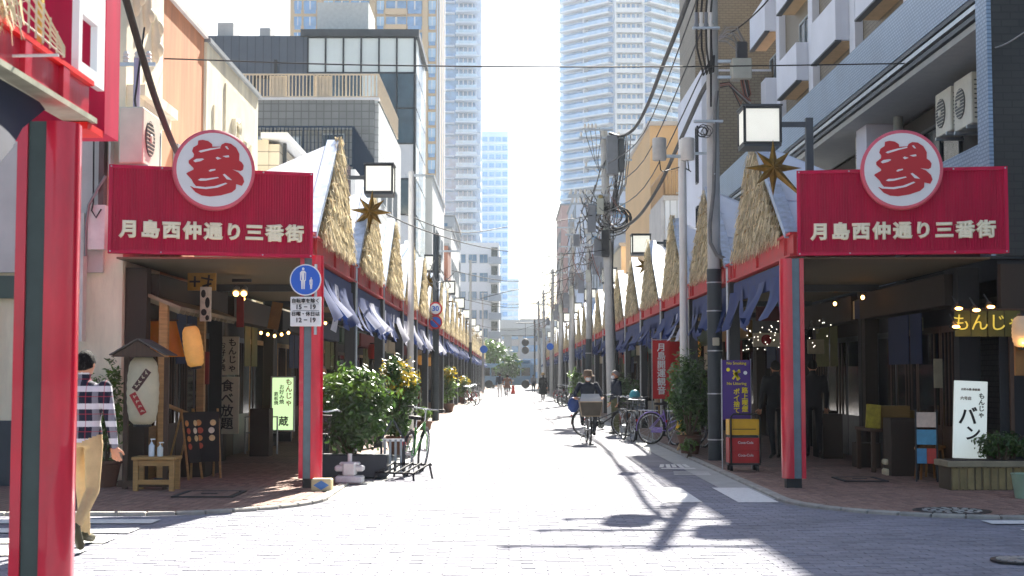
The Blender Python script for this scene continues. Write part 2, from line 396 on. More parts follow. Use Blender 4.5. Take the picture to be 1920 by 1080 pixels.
def straw_mesh(seed, w=4.75, h=1.62):
    rnd = random.Random(seed); m = MB()
    for i in range(4600):
        z = h*(1-math.sqrt(rnd.random())); z = z if rnd.random() < .5 else round(z/.27)*.27+rnd.uniform(-.03,.03); z = max(0,min(h-.02,z)); half = (w/2)*(1-z/h); y = rnd.uniform(-half, half)
        l = rnd.uniform(.08,.24); wd = rnd.uniform(.006,.015); tl = rnd.uniform(.0,.5); yw = rnd.uniform(-.35,.35)
        o = rnd.uniform(.02,.14); ph = rnd.uniform(-.9,.9)
        a = Vector((o, y, z+.06)); d = Vector((math.sin(tl)*.7, math.sin(yw), -math.cos(tl)))*l
        s = Vector((math.sin(ph), math.cos(ph), 0))*wd
        m.add([a-s, a+s, a+d+s*.5, a+d-s*.5], [(0,1,2,3)])
    for i in range(900):      # loose ends along the lower edge and the rakes
        z = rnd.choice((.02, rnd.uniform(0,h))); half = (w/2)*(1-z/h); y = rnd.choice((-1,1))*half*rnd.uniform(.9,1.02) if z > .03 else rnd.uniform(-half,half)
        l = rnd.uniform(.08,.22); a = Vector((rnd.uniform(.02,.12), y, z)); d = Vector((rnd.uniform(-.1,.4), rnd.uniform(-.8,.8), rnd.uniform(-1,.3))).normalized()*l
        s = Vector((rnd.uniform(-1,1), rnd.uniform(-1,1), 0)).normalized()*.008
        m.add([a-s, a+s, a+d], [(0,1,2)])
    return m.mesh('straw_strands')
ME_STRAWS = [straw_mesh(3,3.9,1.62), straw_mesh(4,3.8,1.66), straw_mesh(5,4.05,1.56)]; ME_STRAW = ME_STRAWS[0]
ME_ROPE = MB()
for z_ in (.3,.58,.86,1.12): ME_ROPE.path([(.13+.02*math.sin(i*2.1), (i/10-.5)*3.7*(1-z_/1.6), z_+.02*math.sin(i*1.7)) for i in range(11)], .011, 5)
ME_ROPE = ME_ROPE.mesh('binding_rope'); ROPE = M('straw_rope','9a7d4a',.9,v=.2)
ME_STRAWB = MB().prism([(-1.88,.02),(1.88,.02),(0,1.55)], -.05, .03, 'x').mesh('straw_panel')
def flap_mesh(seed, n=4, mm=7):
    rnd = random.Random(seed); w = rnd.uniform(.5,.66); h = rnd.uniform(.5,.66); sw = rnd.choice((rnd.uniform(0,.35), rnd.uniform(.3,1.15)))
    skew = rnd.uniform(-.15,.35); vs = []; fs = []
    for j in range(mm+1):
        t = j/mm; an = sw*(.35+.9*t) + .25*math.sin(3*t+seed)*t
        if j == 0: x, z = 0, 0
        else: x += math.sin(an)*h/mm; z -= math.cos(an)*h/mm
        for i in range(n+1):
            u = i/n - .5; vs.append((x + .05*t*math.sin(7*u+seed*1.7), u*w*(1-.12*t) - skew*t*.4, z + .05*t*math.sin(5*u+seed)))
    for j in range(mm):
        for i in range(n): a = j*(n+1)+i; fs.append((a,a+1,a+n+2,a+n+1))
    return MB().add(vs, fs)
FLAPS = [flap_mesh(i) for i in range(9)]
FLAPME = {}
def flap_me(i, mat):
    if (i, mat.name) not in FLAPME:
        me = FLAPS[i].mesh('valance_flap', 180); me.materials.append(mat); FLAPME[(i, mat.name)] = me
    return FLAPME[(i, mat.name)]
def arcade(side, xb, xf, nb, label):
    s = side                                   # +1: the street lies towards +x
    t = thing('arcade_canopy', label, 'arcade', (xb, Y0, 0))
    rnd = random.Random(11 if s > 0 else 12)
    def lx(x): return x - xb
    dx = lx(xf)
    r0, r1 = 0 if s > 0 else PI, None
    colme = MB().cbox(-.09,.09,-.09,.09,ZW,ZB0,.012).mesh('column')
    pipme = MB().cyl((0,0,ZW),(0,0,ZB0+.25),.028,n=8).mesh('downpipe',40)
    bm = MB(); a, b = (-.11,.0)
    bm.box(-.05,.0,.012,BAY-.012,ZB0+.03,ZB1-.03).box(-.12,.045,.012,BAY-.012,ZB0,ZB0+.03).box(-.12,.045,.012,BAY-.012,ZB1-.03,ZB1)
    for yy in (.5, 2.7, 4.9): bm.box(-.001,.036,yy-.015,yy+.015,ZB0+.031,ZB1-.031)
    beamme = bm.mesh('beam')
    splme = MB().bx((.01,0,(ZB0+ZB1)/2),(.03,.3,.2)).mesh('splice_plate')
    roofme = {}
    hw, zt = 2.42, ZB1+1.66
    for sg, nm in ((-1,'near'),(1,'far')):
        m = MB(); d = abs(dx)
        m.add([(0,0,zt),(0,sg*hw,ZB1+.02),(-d,sg*hw,ZB1+.02),(-d,0,ZB1+.55)], [(0,1,2,3)] if sg < 0 else [(3,2,1,0)])
        m.add([(0,0,zt-.03),(0,sg*hw,ZB1-.01),(-d,sg*hw,ZB1-.01),(-d,0,ZB1+.52)], [(3,2,1,0)] if sg < 0 else [(0,1,2,3)])
        for k in (.33,.66): # standing seams
            p0 = Vector((0,0,zt)).lerp(Vector((0,sg*hw,ZB1+.02)),k); p1 = Vector((-d,0,ZB1+.55)).lerp(Vector((-d,sg*hw,ZB1+.02)),k)
            m.cyl(p0+Vector((0,0,.012)), p1+Vector((0,0,.012)), .012, n=4)
        roofme[sg] = m.mesh('roof_panel')
    bme = {}
    for sg in (-1,1):
        m = MB(); p0, p1 = Vector((.06,0,zt+.03)), Vector((.06,sg*(hw+.02),ZB1+.03)); dirv = (p1-p0).normalized()
        n_ = Vector((0,-dirv.z,dirv.y)) if sg < 0 else Vector((0,dirv.z,-dirv.y))
        q = dirv.cross(Vector((1,0,0)))*.10
        if q.z > 0: q = -q
        m.add([p0, p1, p1+q, p0+q, p0-Vector((.18,0,0)), p1-Vector((.18,0,0)), p1+q-Vector((.18,0,0)), p0+q-Vector((.18,0,0))], [(0,1,2,3),(7,6,5,4),(0,4,5,1),(3,2,6,7),(1,5,6,2),(0,3,7,4)])
        bme[sg] = m.mesh('barge_board')
    for k in range(nb):
        y = k*BAY
        rot = (0,0,r0)
        def put(nm, me, mat, yy, z=0, x=0):
            # meshes are drawn with the street on +x; the right arcade is turned half round
            return mk(nm, me, mat, t, (x*s, yy, z), rot)
        put('beam', beamme, MAROON if s > 0 else M('red_steel_right','b52a30',.5,v=.2), y if s > 0 else y+BAY)
        put('splice_plate', splme, MAROON, y+BAY)
        yc = y+BAY/2
        for sg in (-1,1):
            put('roof_panel', roofme[sg], WHTM, yc); put('barge_board', bme[sg], BARGE, yc)
        sp = put('straw_panel', ME_STRAWB, STRAWB, yc, ZB1+.03, -.02)
        st = mk('straw_strands', ME_STRAWS[(k*2+(s>0))%3], STRAW, sp, (0,0,0)); st.scale = (1, rnd.uniform(.96,1.03), rnd.uniform(.97,1.03)); tag(st, kind='stuff'); tag(mk('binding_rope', ME_ROPE, ROPE, sp), kind='stuff')
        put('column', colme, COLM, y+BAY, 0, -.05); put('downpipe', pipme, STEEL, y+BAY+.16, 0, .03)
        MB().box(min(0,dx)+.02 if dx<0 else .06, max(0,dx)-.06 if dx<0 else dx-.02, y+.01, y+BAY-.01, ZB0-.04, ZB0-.015).o('soffit_panel', SOFF, t)
        MB().box(min(0,dx)+.13, max(0,dx)-.13, y+BAY-.08, y+BAY+.08, ZB0-.16, ZB0-.041).o('cross_beam', DGREY, t)
        # valance cloth below the beam
        nf = 8
        mats = [LAVC if rnd.random() < (.42 if s > 0 else .08) else NAVYC for _ in range(nf)]
        if k < 7:
            MB().box(-.012*s-.008,-.012*s+.008,y+.3,y+BAY-.3,ZB0-.36,ZB0-.045).o('valance_band', NAVYC, t)
            for i in range(nf):
                if rnd.random() < .12: continue
                me = flap_me(rnd.randrange(9), mats[i])
                fo = mk('valance_flap', me, None, t, (.004*s, y+.5+(BAY-1)*i/(nf-1), ZB0-.2), (0,0,(0 if s > 0 else PI)+rnd.uniform(-.15,.15))); fo.scale = (1.05,1.05,1.05) if k < 2 and s > 0 else (1,1,1)
        else:
            m = MB()
            for i in range(nf):
                f_ = FLAPS[rnd.randrange(9)]; m.add(f_.v, f_.f, Matrix.Translation((.004*s, y+.5+(BAY-1)*i/(nf-1), ZB0-.05)) @ Matrix.Rotation(0 if s>0 else PI,4,'Z'))
            m.o('valance', NAVYC, t)
    return t
arcade(1, XBL, XFL, 25, 'long arcade canopy with straw gables, red beam and navy valance on the left')
arcade(-1, XBR, XFR, 25, 'long arcade canopy with straw gables, red beam and blue valance on the right')

# ------------------------------------------------------------------ red gate pillars
STRIP = M('slate_strip', '5f737b', .45, v=.2, vs=4)
def pillar(loc, mir, h, label, sc=1, sm=None):
    t = thing('gate_pillar', label, 'pillar', loc, 0, 'red gate pillars'); t.scale = (1,1,1)
    pl = [(-.15,-.15),(-.095,-.15),(-.095,-.125),(.005,-.125),(.005,-.15),(.04,-.15)] + [(.04+.11*math.sin(rad(a)), -.04-.11*math.cos(rad(a))) for a in range(10,91,10)] + [(.138,.04),(.122,.10),(-.15,.10)]
    pl = [(x*mir*sc, y*sc) for x,y in pl]
    MB().prism(pl, .13, h, 'z').o('body', REDP, t, 35)
    a, b = sorted((-.093*mir*sc, .003*mir*sc)); MB().box(a, b, -.138*sc, -.12*sc, .131, h-.001).o('strip', sm or STRIP, t)
    MB().box(-.1*sc,.1*sc,-.11*sc,.04*sc,0,.13).o('base', BLK, t); return t
pillar((-2.60,18.85,ZW), 1, 3.06, 'red round-edged pillar with slate strip under the left gate sign')
pillar((3.74,18.85,ZW), -1, 3.02, 'red round-edged pillar with slate strip under the right gate sign')
pillar((-2.415,7.5,0), 1, 2.83, 'large red pillar with dark strip in the left foreground', .97, M('dark_strip','3a4541',.5,v=.2,vs=5))

# ------------------------------------------------------------------ gate signs
ROUNDW = M('emblem_white', 'd6d2d0', .35, v=.05, coat=.3); ROUNDR = M('emblem_red', 'b00a1c', .4, v=.05); PINK = M('emblem_rim', 'cf5566', .4, v=.05)
EMB = [(345,170),(400,158),(470,170),(520,205),(526,240),(630,235),(645,205),(690,182),(760,190),(830,240),(872,320),(870,405),(905,430),(930,470),(920,525),(890,542),(800,528),(780,524),(860,560),(920,620),(938,680),(910,735),(835,715),(830,780),(780,825),(640,870),(500,890),(400,880),(320,840),(250,765),(300,772),(330,768),(290,720),(270,680),(200,605),(215,590),(290,550),(290,530),(230,470),(228,435),(290,385),(295,350),(270,310),(285,260),(340,225)]
SLITS = [[(350,312),(370,298),(500,264),(625,243),(628,256),(510,284),(380,324)],[(285,435),(320,410),(400,400),(422,410),(380,436),(310,454)],[(568,385),(590,370),(642,390),(592,407)],[(655,358),(735,343),(742,368),(700,374)],[(686,230),(710,226),(738,267),(713,264)],[(480,558),(505,538),(567,530),(567,546),(500,567)],[(346,682),(380,660),(450,660),(600,633),(612,645),(450,686),(380,691)],[(662,597),(685,588),(740,632),(782,667),(713,657)],[(315,762),(440,770),(560,754),(700,703),(722,714),(600,770),(450,797),(300,785),(262,766)]]
def gate_sign(pa, pb, h, label):
    a, b = Vector(pa), Vector(pb); w = (b-a).xy.length; an = math.atan2(b.y-a.y, b.x-a.x); c = (a+b)/2
    t = thing('gate_sign', label, 'sign', c, an, 'red gate signs')
    MB().box(-w/2,w/2,.03,.22,0,h).o('box', RED, t)
    fr = .035
    for q in ((-w/2-.01,w/2+.01,-.035,.03,0-.01,fr),(-w/2-.01,w/2+.01,-.035,.03,h-fr,h+.01),(-w/2-.01,-w/2+fr,-.035,.03,fr,h-fr),(w/2-fr,w/2+.01,-.035,.03,fr,h-fr)):
        MB().box(*q).o('frame', RED, t)
    for bxx in (-w/2+.018,-w/4,w/4,w/2-.018):
        for bz in (.012,h-.012): MB().lathe([(.012,0),(.009,.008)],8,M=Matrix.Translation((bxx,-.036,bz))@Matrix.Rotation(PI/2,4,'X')).o('bolt', STEEL, t)
    n = 74; m = MB(); L_ = w-2*fr; vs = []
    for i in range(n):
        x0 = -w/2+fr+L_*i/n; st = L_/n
        for xx, yy in ((x0,.004),(x0+st*.3,.004),(x0+st*.42,-.012),(x0+st*.88,-.012)): vs.append((xx,yy))
    vs.append((w/2-fr,.004)); k = len(vs)
    m.add([(x,y,fr) for x,y in vs]+[(x,y,h-fr) for x,y in vs], [(i,i+1,i+1+k,i+k) for i in range(k-1)]); m.o('corrugated_panel', RED, t)
    e = MB().lathe([(.52,0),(.52,.10),(.50,.12)], 48, M=Matrix.Translation((0,-.03,h-.02)) @ Matrix.Rotation(PI/2,4,'X')).o('emblem_disc', PINK, t, 40)
    MB().lathe([(.475,0),(.475,.008)], 48, M=Matrix.Translation((0,-.145,h-.02)) @ Matrix.Rotation(PI/2,4,'X')).o('emblem_face', ROUNDW, e)
    def pp(l): return [((x-555)/520*.515, -(y-538)/520*.515+h-.02) for x,y in l]
    MB().prism(pp(EMB), -.162, -.150, 'y').o('emblem_character', ROUNDR, e)
    for sl in SLITS: MB().prism(pp(sl), -.166, -.155, 'y').o('brush_gap', ROUNDW, e)
    for i, ch in enumerate('月島西仲通り三番街'):
        txt(ch, .232, IVORY, t, (-1.04+.262*i, -.03, .285), bold=.055, depth=.012, name='letter', sx=1.0, sy=.98)
    return t
gate_sign(P(203,474,17.85), P(584,481,18.62), 1.1, 'red corrugated gate sign with round emblem over the left sidewalk')
gate_sign(P(1497,481,18.62), P(1890,470,18.2), 1.1, 'red corrugated gate sign with round emblem over the right sidewalk')

# ------------------------------------------------------------------ square lanterns and gold stars
def make_lamp(side):
    t = thing('arcade_lantern', 'x', 'lantern', (0,0,0)); s = side
    b = .25
    m = MB()
    for x in (-b,b):
        for y in (-b,b): m.bx((x,y,0),(.035,.035,2*b))
    for z in (-b,b):
        for q in (-b,b): m.bx((q,0,z),(.035,2*b-.035,.035)); m.bx((0,q,z),(2*b-.035,.035,.035))
    m.o('lantern_frame', BLK, t)
    for a in range(4): MB().bx((0,-b+.004,0),(2*b-.036,.008,2*b-.036)).o('acrylic_pane', MILK, t).rotation_euler = (0,0,a*PI/2)
    MB().bx((0,0,b+.03),(2*b+.06,2*b+.06,.022)).o('lantern_cap', DGREY, t)
    MB().bx((0,0,-b-.03),(2*b+.02,2*b+.02,.03)).o('lantern_base', DGREY, t)
    MB().bx((-s*.47,0,.05),(.42,.06,.07)).o('arm', DGREY, t)
    MB().bx((-s*.7,0,-.86),(.1,.1,2.0)).o('post', DGREY, t)
    return t
def star_mesh():
    m = MB(); c0, c1 = (0,-.07,0), (0,.07,0)
    for k in range(8):
        a = PI/2 + k*PI/4; L_ = .40 if k % 2 == 0 else .33
        if k == 3: L_ = .72
        d = Vector((math.cos(a),0,math.sin(a))); n = Vector((-math.sin(a),0,math.cos(a))); bq = .115
        tip = d*L_; m.add([tip, d*bq+n*.055, d*bq-n*.055, (0,-.085,0), (0,.085,0)], [(0,1,3),(0,3,2),(0,4,1),(0,2,4)])
    return m.mesh('star_body')
ME_STAR = star_mesh()
lampL, lampR = make_lamp(1), make_lamp(-1)
ORD = 'first second third fourth fifth sixth seventh eighth ninth tenth eleventh'.split()
def place_lamps(proto, side, spots, word):
    for i, (x, y, z, sc) in enumerate(spots):
        near = i < 2
        lab = ('square white lantern on a dark arm above the gold star, nearest of the %s arcade' % word, 'second square white lantern above the %s arcade beam' % word)[i] if near else '%s square white lantern from the gate above the %s arcade' % (ORD[i], word)
        o = proto if i == 0 else dup(proto)
        o.location = (x,y,z); tag(o, lab, 'lantern', 'square lanterns above the arcades')
        lab = ('large gold starburst hanging under the nearest lantern on the %s' % word, 'smaller gold starburst under the second lantern on the %s' % word)[i] if near else '%s gold starburst from the gate along the %s arcade' % (ORD[i], word)
        st = mk('gold_star', ME_STAR, GOLD, None, (x+(.12 if side<0 else -.13), y-.35, z-.62), (0,random.uniform(-.1,.1),random.uniform(-.2,.2)))
        st.scale = (-side if side<0 else -1, 1, 1) if False else ((1,1,1) if side>0 else (-1,1,1))
        tag(st, lab, 'star', 'gold stars along the arcades')
        if i < 2:
            MB().cyl((0,0,.35),(side*-.2,.3,.45),.006,n=4).o('hanging_wire', CABLE, st)
p = P(712,338,26.2)
place_lamps(lampL, 1, [(p.x,26.2,p.z,1)] + [(-2.55, 47.5+13*i, 5.25, 1) for i in range(7)], 'left')
p = P(1424,240,19.9)
place_lamps(lampR, -1, [(p.x,19.9,p.z,1)] + [(3.72, 40+12.5*i, 5.2, 1) for i in range(8)], 'right')

# ------------------------------------------------------------------ end of the neighbouring arcade, upper left foreground
t = thing('arcade_end', 'red steel end of the nearer arcade with straw and navy awning, upper left', 'arcade', (-2.4,7.8,0))
xw = -2.37
MB().box(xw-.06,xw-.03,3.2,8.05,2.98,3.15).o('beam_web', REDP, t, world=True)
MB().box(xw-.16,xw+.005,3.2,8.1,2.945,2.975).o('bottom_flange', M('dusty_flange','9a9a84',.7,v=.3,vs=6), t, world=True)
MB().box(xw-.14,xw+.0,3.2,8.05,3.153,3.18).o('top_flange', M('bright_red_flange','e01210',.4,v=.1), t, world=True)
for yy in (6.95, 7.55): MB().box(xw-.03,xw-.002,yy-.05,yy+.05,2.98,3.15).o('stiffener', REDP, t, world=True)
MB().box(-3.6,-2.385,8.32,8.62,2.93,5.6).o('sign_end', RED, t, world=True)
MB().box(-3.6,-2.39,8.0,8.319,2.9,2.94).o('sign_foot', M('bright_red_flange','e01210',.4,v=.1), t, world=True)
MB().box(-2.42,-2.38,7.78,8.28,3.17,3.25).o('white_panel', WHT, t, world=True)
MB().box(-2.42,-2.38,7.78,7.84,3.251,5).o('white_panel', WHT, t, world=True)
MB().box(-2.42,-2.38,8.13,8.28,3.251,3.52).o('white_panel', WHT, t, world=True)
MB().box(-2.42,-2.38,7.841,8.28,3.521,5).o('white_panel', WHT, t, world=True)
MB().box(-2.42,-2.395,7.2,7.235,3.19,5).o('yellow_tube', M('yellow_tube','c9a94a',.5), t, world=True)
m = MB()
for i in range(9):
    m.cyl((xw-.0,6.6+.11*i,3.19),(xw-.0,6.6+.11*i,3.62-.045*i),.006,n=4)
for i in range(5): m.cyl((xw-.0,6.55,3.24+.085*i),(xw-.0,7.5,3.2+.012*i),.006,n=4)
m.o('wire_lattice', M('pale_wire','cfc8a8',.5), t, world=True)
st = mk('straw_panel', ME_STRAWB, STRAWB, t, (xw-.1+2.4, 4.75-7.8, 3.22)); tag(mk('straw_strands', ME_STRAW, STRAW, st), kind='stuff')
cl = MB(); n = 14; vs = []
for i in range(n+1):
    y = 3.3+(7.42-3.3)*i/n; zb = 2.48 if y < 6.6 else 2.48+(y-6.6)/.82*.42
    for j in range(4): vs.append((xw-.1+.05*math.sin(i*1.3)*j/3+.06*j/3, y, 2.94+(zb-2.94)*j/3))
cl.add(vs, [(i*4+j,(i+1)*4+j,(i+1)*4+j+1,i*4+j+1) for i in range(n) for j in range(3)]); cl.o('awning_cloth', M('dark_navy_cloth','1a2238',.7,v=.2), t, 180, True)
pts = [P(-30+20*i, 105-(.03*i*i*1.0), 6.8) for i in range(8)]
MB().path(pts, .008, 5).o('white_cord', WHT, t, world=True)
# ------------------------------------------------------------------ buildings along the street
def bld(name, label, x0, x1, y0, y1, z1, mat, z0=0, cat='building'):
    t = thing(name, label, cat, ((x0+x1)/2, y0, 0)); t['ext'] = (x0,x1,y0,y1)
    MB().box(x0,x1,y0,y1,z0,z1).o('wall', mat, t, world=True); return t
FRM = M('window_frame_alu', '9aa0a3', .4, .5, v=.08); FRMD = M('window_frame_dark', '2c3034', .4, .3, v=.08)
WINC = {}
CURT = M('curtained_glass', 'b9c4c8', .12, v=.3, vs=1.2, spec=.8)
def window(t, face, u, z, w, h, glass=None, frame=None, mull=1, at=None, sill=False):
    """face 'y': on a wall facing the camera at y=at, u is x; 'x+'/'x-': on a street wall at x=at, u is y"""
    glass = glass or DGLASS; frame = frame or FRM
    key = (round(w,2), round(h,2), mull, glass.name, frame.name, sill)
    if key not in WINC:
        m = MB(); f = .05
        m.box(-w/2,w/2,-.05,.03,-h/2,-h/2+f).box(-w/2,w/2,-.05,.03,h/2-f,h/2).box(-w/2,-w/2+f,-.05,.03,-h/2+f,h/2-f).box(w/2-f,w/2,-.05,.03,-h/2+f,h/2-f)
        for i in range(1, mull+1): x = -w/2+w*i/(mull+1); m.box(x-.025,x+.025,-.05,.03,-h/2+f,h/2-f)
        if sill: m.box(-w/2-.05,w/2+.05,-.12,.0,-h/2-.06,-h/2-.002)
        fm = m.mesh('window'); fm.materials.append(frame)
        pm = MB().box(-w/2+f,w/2-f,-.012,.004,-h/2+f,h/2-f).mesh('pane'); pm.materials.append(glass)
        WINC[key] = (fm, pm)
    fm, pm = WINC[key]; o = t.location
    if face == 'y': loc, rz = (u-o.x, at-o.y, z), 0
    elif face == 'x+': loc, rz = (at-o.x, u-o.y, z), PI/2
    else: loc, rz = (at-o.x, u-o.y, z), -PI/2
    wo = mk('window', fm, None, t, loc, (0,0,rz)); mk('pane', pm, None, wo); return wo
def part(t, name, mat, *boxes, smooth=None):
    m = MB()
    for b in boxes: m.box(*b)
    return m.o(name, mat, t, smooth, True)
def railing(t, name, mat, a, b, z0, z1, step=.12, r=.012):
    """one railing from a to b with posts and bars"""
    a, b = Vector((*a,0)), Vector((*b,0)); L_ = (b-a).length; n = max(2, int(L_/step)); m = MB(); d = (b-a)/n
    for i in range(n+1):
        p = a + d*i; rr = r*1.8 if i % 8 == 0 else r; m.cyl((p.x,p.y,z0),(p.x,p.y,z1),rr,n=4)
    for z in (z0+.04, z1): m.cyl((a.x,a.y,z),(b.x,b.y,z),r*1.8,n=5)
    return m.o(name, mat, t, None, True)
ACW = M('air_conditioner_casing', 'cfcab6', .5, v=.12, vs=3); ACD = M('air_conditioner_grille', '4a4a44', .5, v=.1)
ME_AC = {}
def ac(loc, rz, label, w=.8, h=.62, d=.3, fans=1, group='air conditioner units'):
    t = thing('air_conditioner', label, 'air conditioner', loc, rz, group); k = (w,h,d,fans)
    MB().cbox(-w/2,w/2,-d/2,d/2,0,h,.015).o('casing', ACW, t)
    for i in range(fans):
        zc = h*(i+.5)/fans; r = min(.24, h/fans*.4); xc = -w*.12
        f = MB().lathe([(r,0),(r,.012),(r*.93,.014)], 20, M=Matrix.Translation((xc,-d/2-.001,zc)) @ Matrix.Rotation(PI/2,4,'X')).o('fan_grille', ACD, t)
        m = MB()
        for q in range(-4,5): 
            hh = math.sqrt(max(0,1-(q/4.6)**2))*r*.93; m.bx((xc,-d/2-.02,zc+q*r/4.6),(2*hh,.008,.01))
        m.o('grille_bars', ACW, f)
        MB().lathe([(.06,0),(.05,.02)], 12, M=Matrix.Translation((xc,-d/2-.018,zc)) @ Matrix.Rotation(PI/2,4,'X')).o('fan_hub', ACW, f)
    m = MB()
    for q in range(9): m.bx((w/2+.002,0,h*(.12+.09*q)),(.008,d*.75,.02))
    m.o('side_vents', ACD, t)
    for sx in (-1,1): MB().bx((sx*w*.35,0,-.03),(.05,d+.08,.05)).o('foot', STEEL, t)
    return t
# --- left 1: cream stucco shop with terracotta half
OCH = M('terracotta_stucco', 'c48660', .85, v=.2, vs=2, b=.2, stretch=(2,2,.3)); PALE = M('pale_grey_wall', 'bdb9b4', .8, v=.12, vs=1.5, b=.1)
t = bld('corner_shop_building', 'cream and terracotta stucco building behind the left gate sign', -20,XFL,19.3,21.35,9.4,CREAM)
part(t,'terracotta_wall',OCH,(-20,XFL-.04,21.352,24.4,0,7.35)); part(t,'coping',PALE,(-20,XFL+.02,21.352,24.45,7.352,7.43))
part(t,'cornice',CREAM,(-5.25,-5.0,19.35,21.3,5.35,5.5),(-5.25,-5.1,19.35,21.3,5.2,5.348))
part(t,'front_wall_panel',PALE,(-9,-5.5,19.22,19.298,2.9,5.2)); part(t,'front_plinth',DGREY,(-9,-5.5,19.2,19.297,ZW,.9))
part(t,'timber_panel',M('pale_timber','c9a673',.6,v=.15,vs=3,stretch=(1,1,.15)),(-9,-6.95,19.2,19.297,.95,2.45))
part(t,'dark_shutter',DGREY,(-7.25,-6.98,19.2,19.297,3.3,4.4)); part(t,'sign_fascia',M('dull_green_fascia','46544c',.6),(-9,-6.6,19.15,19.295,2.55,2.85))
for i,(px0,px1,py0,py1,c,nm) in enumerate(((166,199,385,468,'d8d6d0','white_meter_box'),(186,198,250,385,'5a4a48','brown_post'),(148,160,400,640,'c8c4bc','conduit_cover'),(205,210,255,330,'b8b8b0','pale_pipe'))):
    a,b=P(px0,py1,19.1),P(px1,py0,19.1); part(t,nm,M(nm,c,.6,v=.12),(a.x,b.x,19.04,19.215,a.z,b.z))
MB().path([P(198,330,19.0),P(185,350,19.0),P(166,385,19.0),P(160,430,19.0),P(160,480,19.0)],.02,6).o('conduit',M('white_cable'),t,60,True)
MB().path([P(176,255,19.0),P(175,380,19.0),P(172,395,19.0),P(180,408,19.0),P(190,392,19.0)],.012,5).o('hanging_wire',CABLE,t,80,True)
REL = M('relief_plaster','d2c6ac',.85,v=.12,vs=3)
for (y,z,h) in ((19.75,7.0,.9),(20.3,6.9,.95),(20.85,6.5,.8)):
    m = MB().ell((0,0,0),(.09,.22,h/2),14,10); m.ell((.03,0,h*.18),(.1,.12,.14),10,8); m.ell((.03,.02,-h*.2),(.1,.14,.12),10,8)
    o = m.o('relief_ornament', REL, t, 60); o.location = (XFL-t.location.x, y-t.location.y, z)
window(t,'x+',20.4,4.55,1.2,1.1,at=XFL+.03)
window(t,'x+',22.9,4.6,1.4,1.1,at=XFL+.0)
ac((XFL+.27,19.05,4.3), PI/2, 'cream air conditioner with vent slats above the left gate sign', .9, .75, .32)
# --- left 2: cream low building with raised characters
t = bld('cream_low_building','low cream building with raised plaster lettering left of the street', -18,XFL,24.45,29.5,7.3,CREAM)
part(t,'coping',M('grey_coping','8b8f92',.5,.4),(-18,XFL+.06,24.45,29.55,7.302,7.38)); part(t,'recess_panel',REL,(XFL,XFL+.03,25.0,25.6,5.0,6.3)); part(t,'recess_panel',REL,(XFL,XFL+.03,26.0,29.0,4.6,6.9))
for i in range(2):
    yy, zz = 26.9+1.1*i, 6.0-.25*i
    for q in ([(.0,.3),(.15,.38),(.3,.25),(.2,.05),(0,.1)],[(-.35,-.05),(0,.0),(.35,-.08)],[(-.3,-.3),(-.1,-.15),(.1,-.35),(.3,-.2)],[(-.3,.35),(-.25,.1),(-.32,-.1)]):
        MB().path([(XFL+.06,yy+a*(1 if i==0 else -1),zz+b) for a,b in q],.05,6).o('raised_stroke',CREAM,t,60,True)
# --- left 3: boarded house beyond the alley
SID = TILE('beige_siding','cfc6b2','c6bca6','8d8574',3.0,.32,'y',.7,.012,v=.12)
SIDX = TILE('beige_siding_street','cfc6b2','c6bca6','8d8574',3.0,.32,'x',.7,.012,v=.12)
t = bld('boarded_house','beige boarded house past the alley on the left', -14,XFL-.35,32.9,38.2,7.0,SID)
part(t,'street_wall',SIDX,(XFL-.348,XFL-.1,32.92,38.2,0,6.9)); part(t,'eaves',WHT,(XFL-.5,XFL+.12,32.7,38.4,7.002,7.14))
part(t,'downpipe',DGREY,(XFL-.08,XFL+.0,33.3,33.38,3.5,6.98))
window(t,'x+',35.2,5.4,1.6,1.2,at=XFL-.09); window(t,'y',-6.9,5.3,.9,1.0,at=32.88)
# --- left 3b filler between 38 and 48
t = bld('grey_infill_house','plain pale house behind the third straw gable on the left', -14,XFL,38.4,47.5,6.6,PALE)
window(t,'x+',40.5,5.2,1.5,1.1,at=XFL+.01); window(t,'x+',44.5,5.2,1.5,1.1,at=XFL+.01)
# --- left 4: grey tiled building with balconies
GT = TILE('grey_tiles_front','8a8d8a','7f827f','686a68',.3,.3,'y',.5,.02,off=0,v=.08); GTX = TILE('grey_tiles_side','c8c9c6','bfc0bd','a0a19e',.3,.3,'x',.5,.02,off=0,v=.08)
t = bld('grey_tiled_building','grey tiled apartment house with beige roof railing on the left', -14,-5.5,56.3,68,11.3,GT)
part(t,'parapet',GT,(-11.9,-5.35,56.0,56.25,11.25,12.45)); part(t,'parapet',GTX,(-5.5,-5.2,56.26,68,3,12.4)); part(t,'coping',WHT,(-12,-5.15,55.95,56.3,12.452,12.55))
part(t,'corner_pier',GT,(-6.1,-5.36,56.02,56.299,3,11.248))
railing(t,'roof_railing',M('beige_railing','d8c8ae',.5,v=.08),(-12.2,56.1),(-5.2,56.1),12.55,13.5,.14,.022); railing(t,'roof_railing',M('beige_railing'),(-5.2,56.1),(-5.2,66),12.55,13.5,.2,.022)
for x in (-11,-9.2,-7.4): part(t,'railing_panel',M('beige_railing'),(x-.35,x+.35,56.14,56.16,12.6,13.45))
window(t,'y',-9.2,10.2,1.8,1.7,CURT,FRM,1,56.28); window(t,'y',-7.0,10.2,.9,1.9,DGLASS,FRM,0,56.28); window(t,'y',-11.2,10.2,1.2,1.5,CURT,FRM,0,56.28)
BRT = TILE('purple_brown_tiles','6d6064','625659','4c4446',.24,.08,'y',.6,.01)
part(t,'balcony_front',BRT,(-9.2,-5.45,48.6,48.8,7.3,8.7)); part(t,'balcony_slab',PALE,(-9.2,-5.3,48.58,56.0,7.1,7.28)); part(t,'balcony_side',WHT,(-5.44,-5.28,48.62,56.0,7.3,8.6))
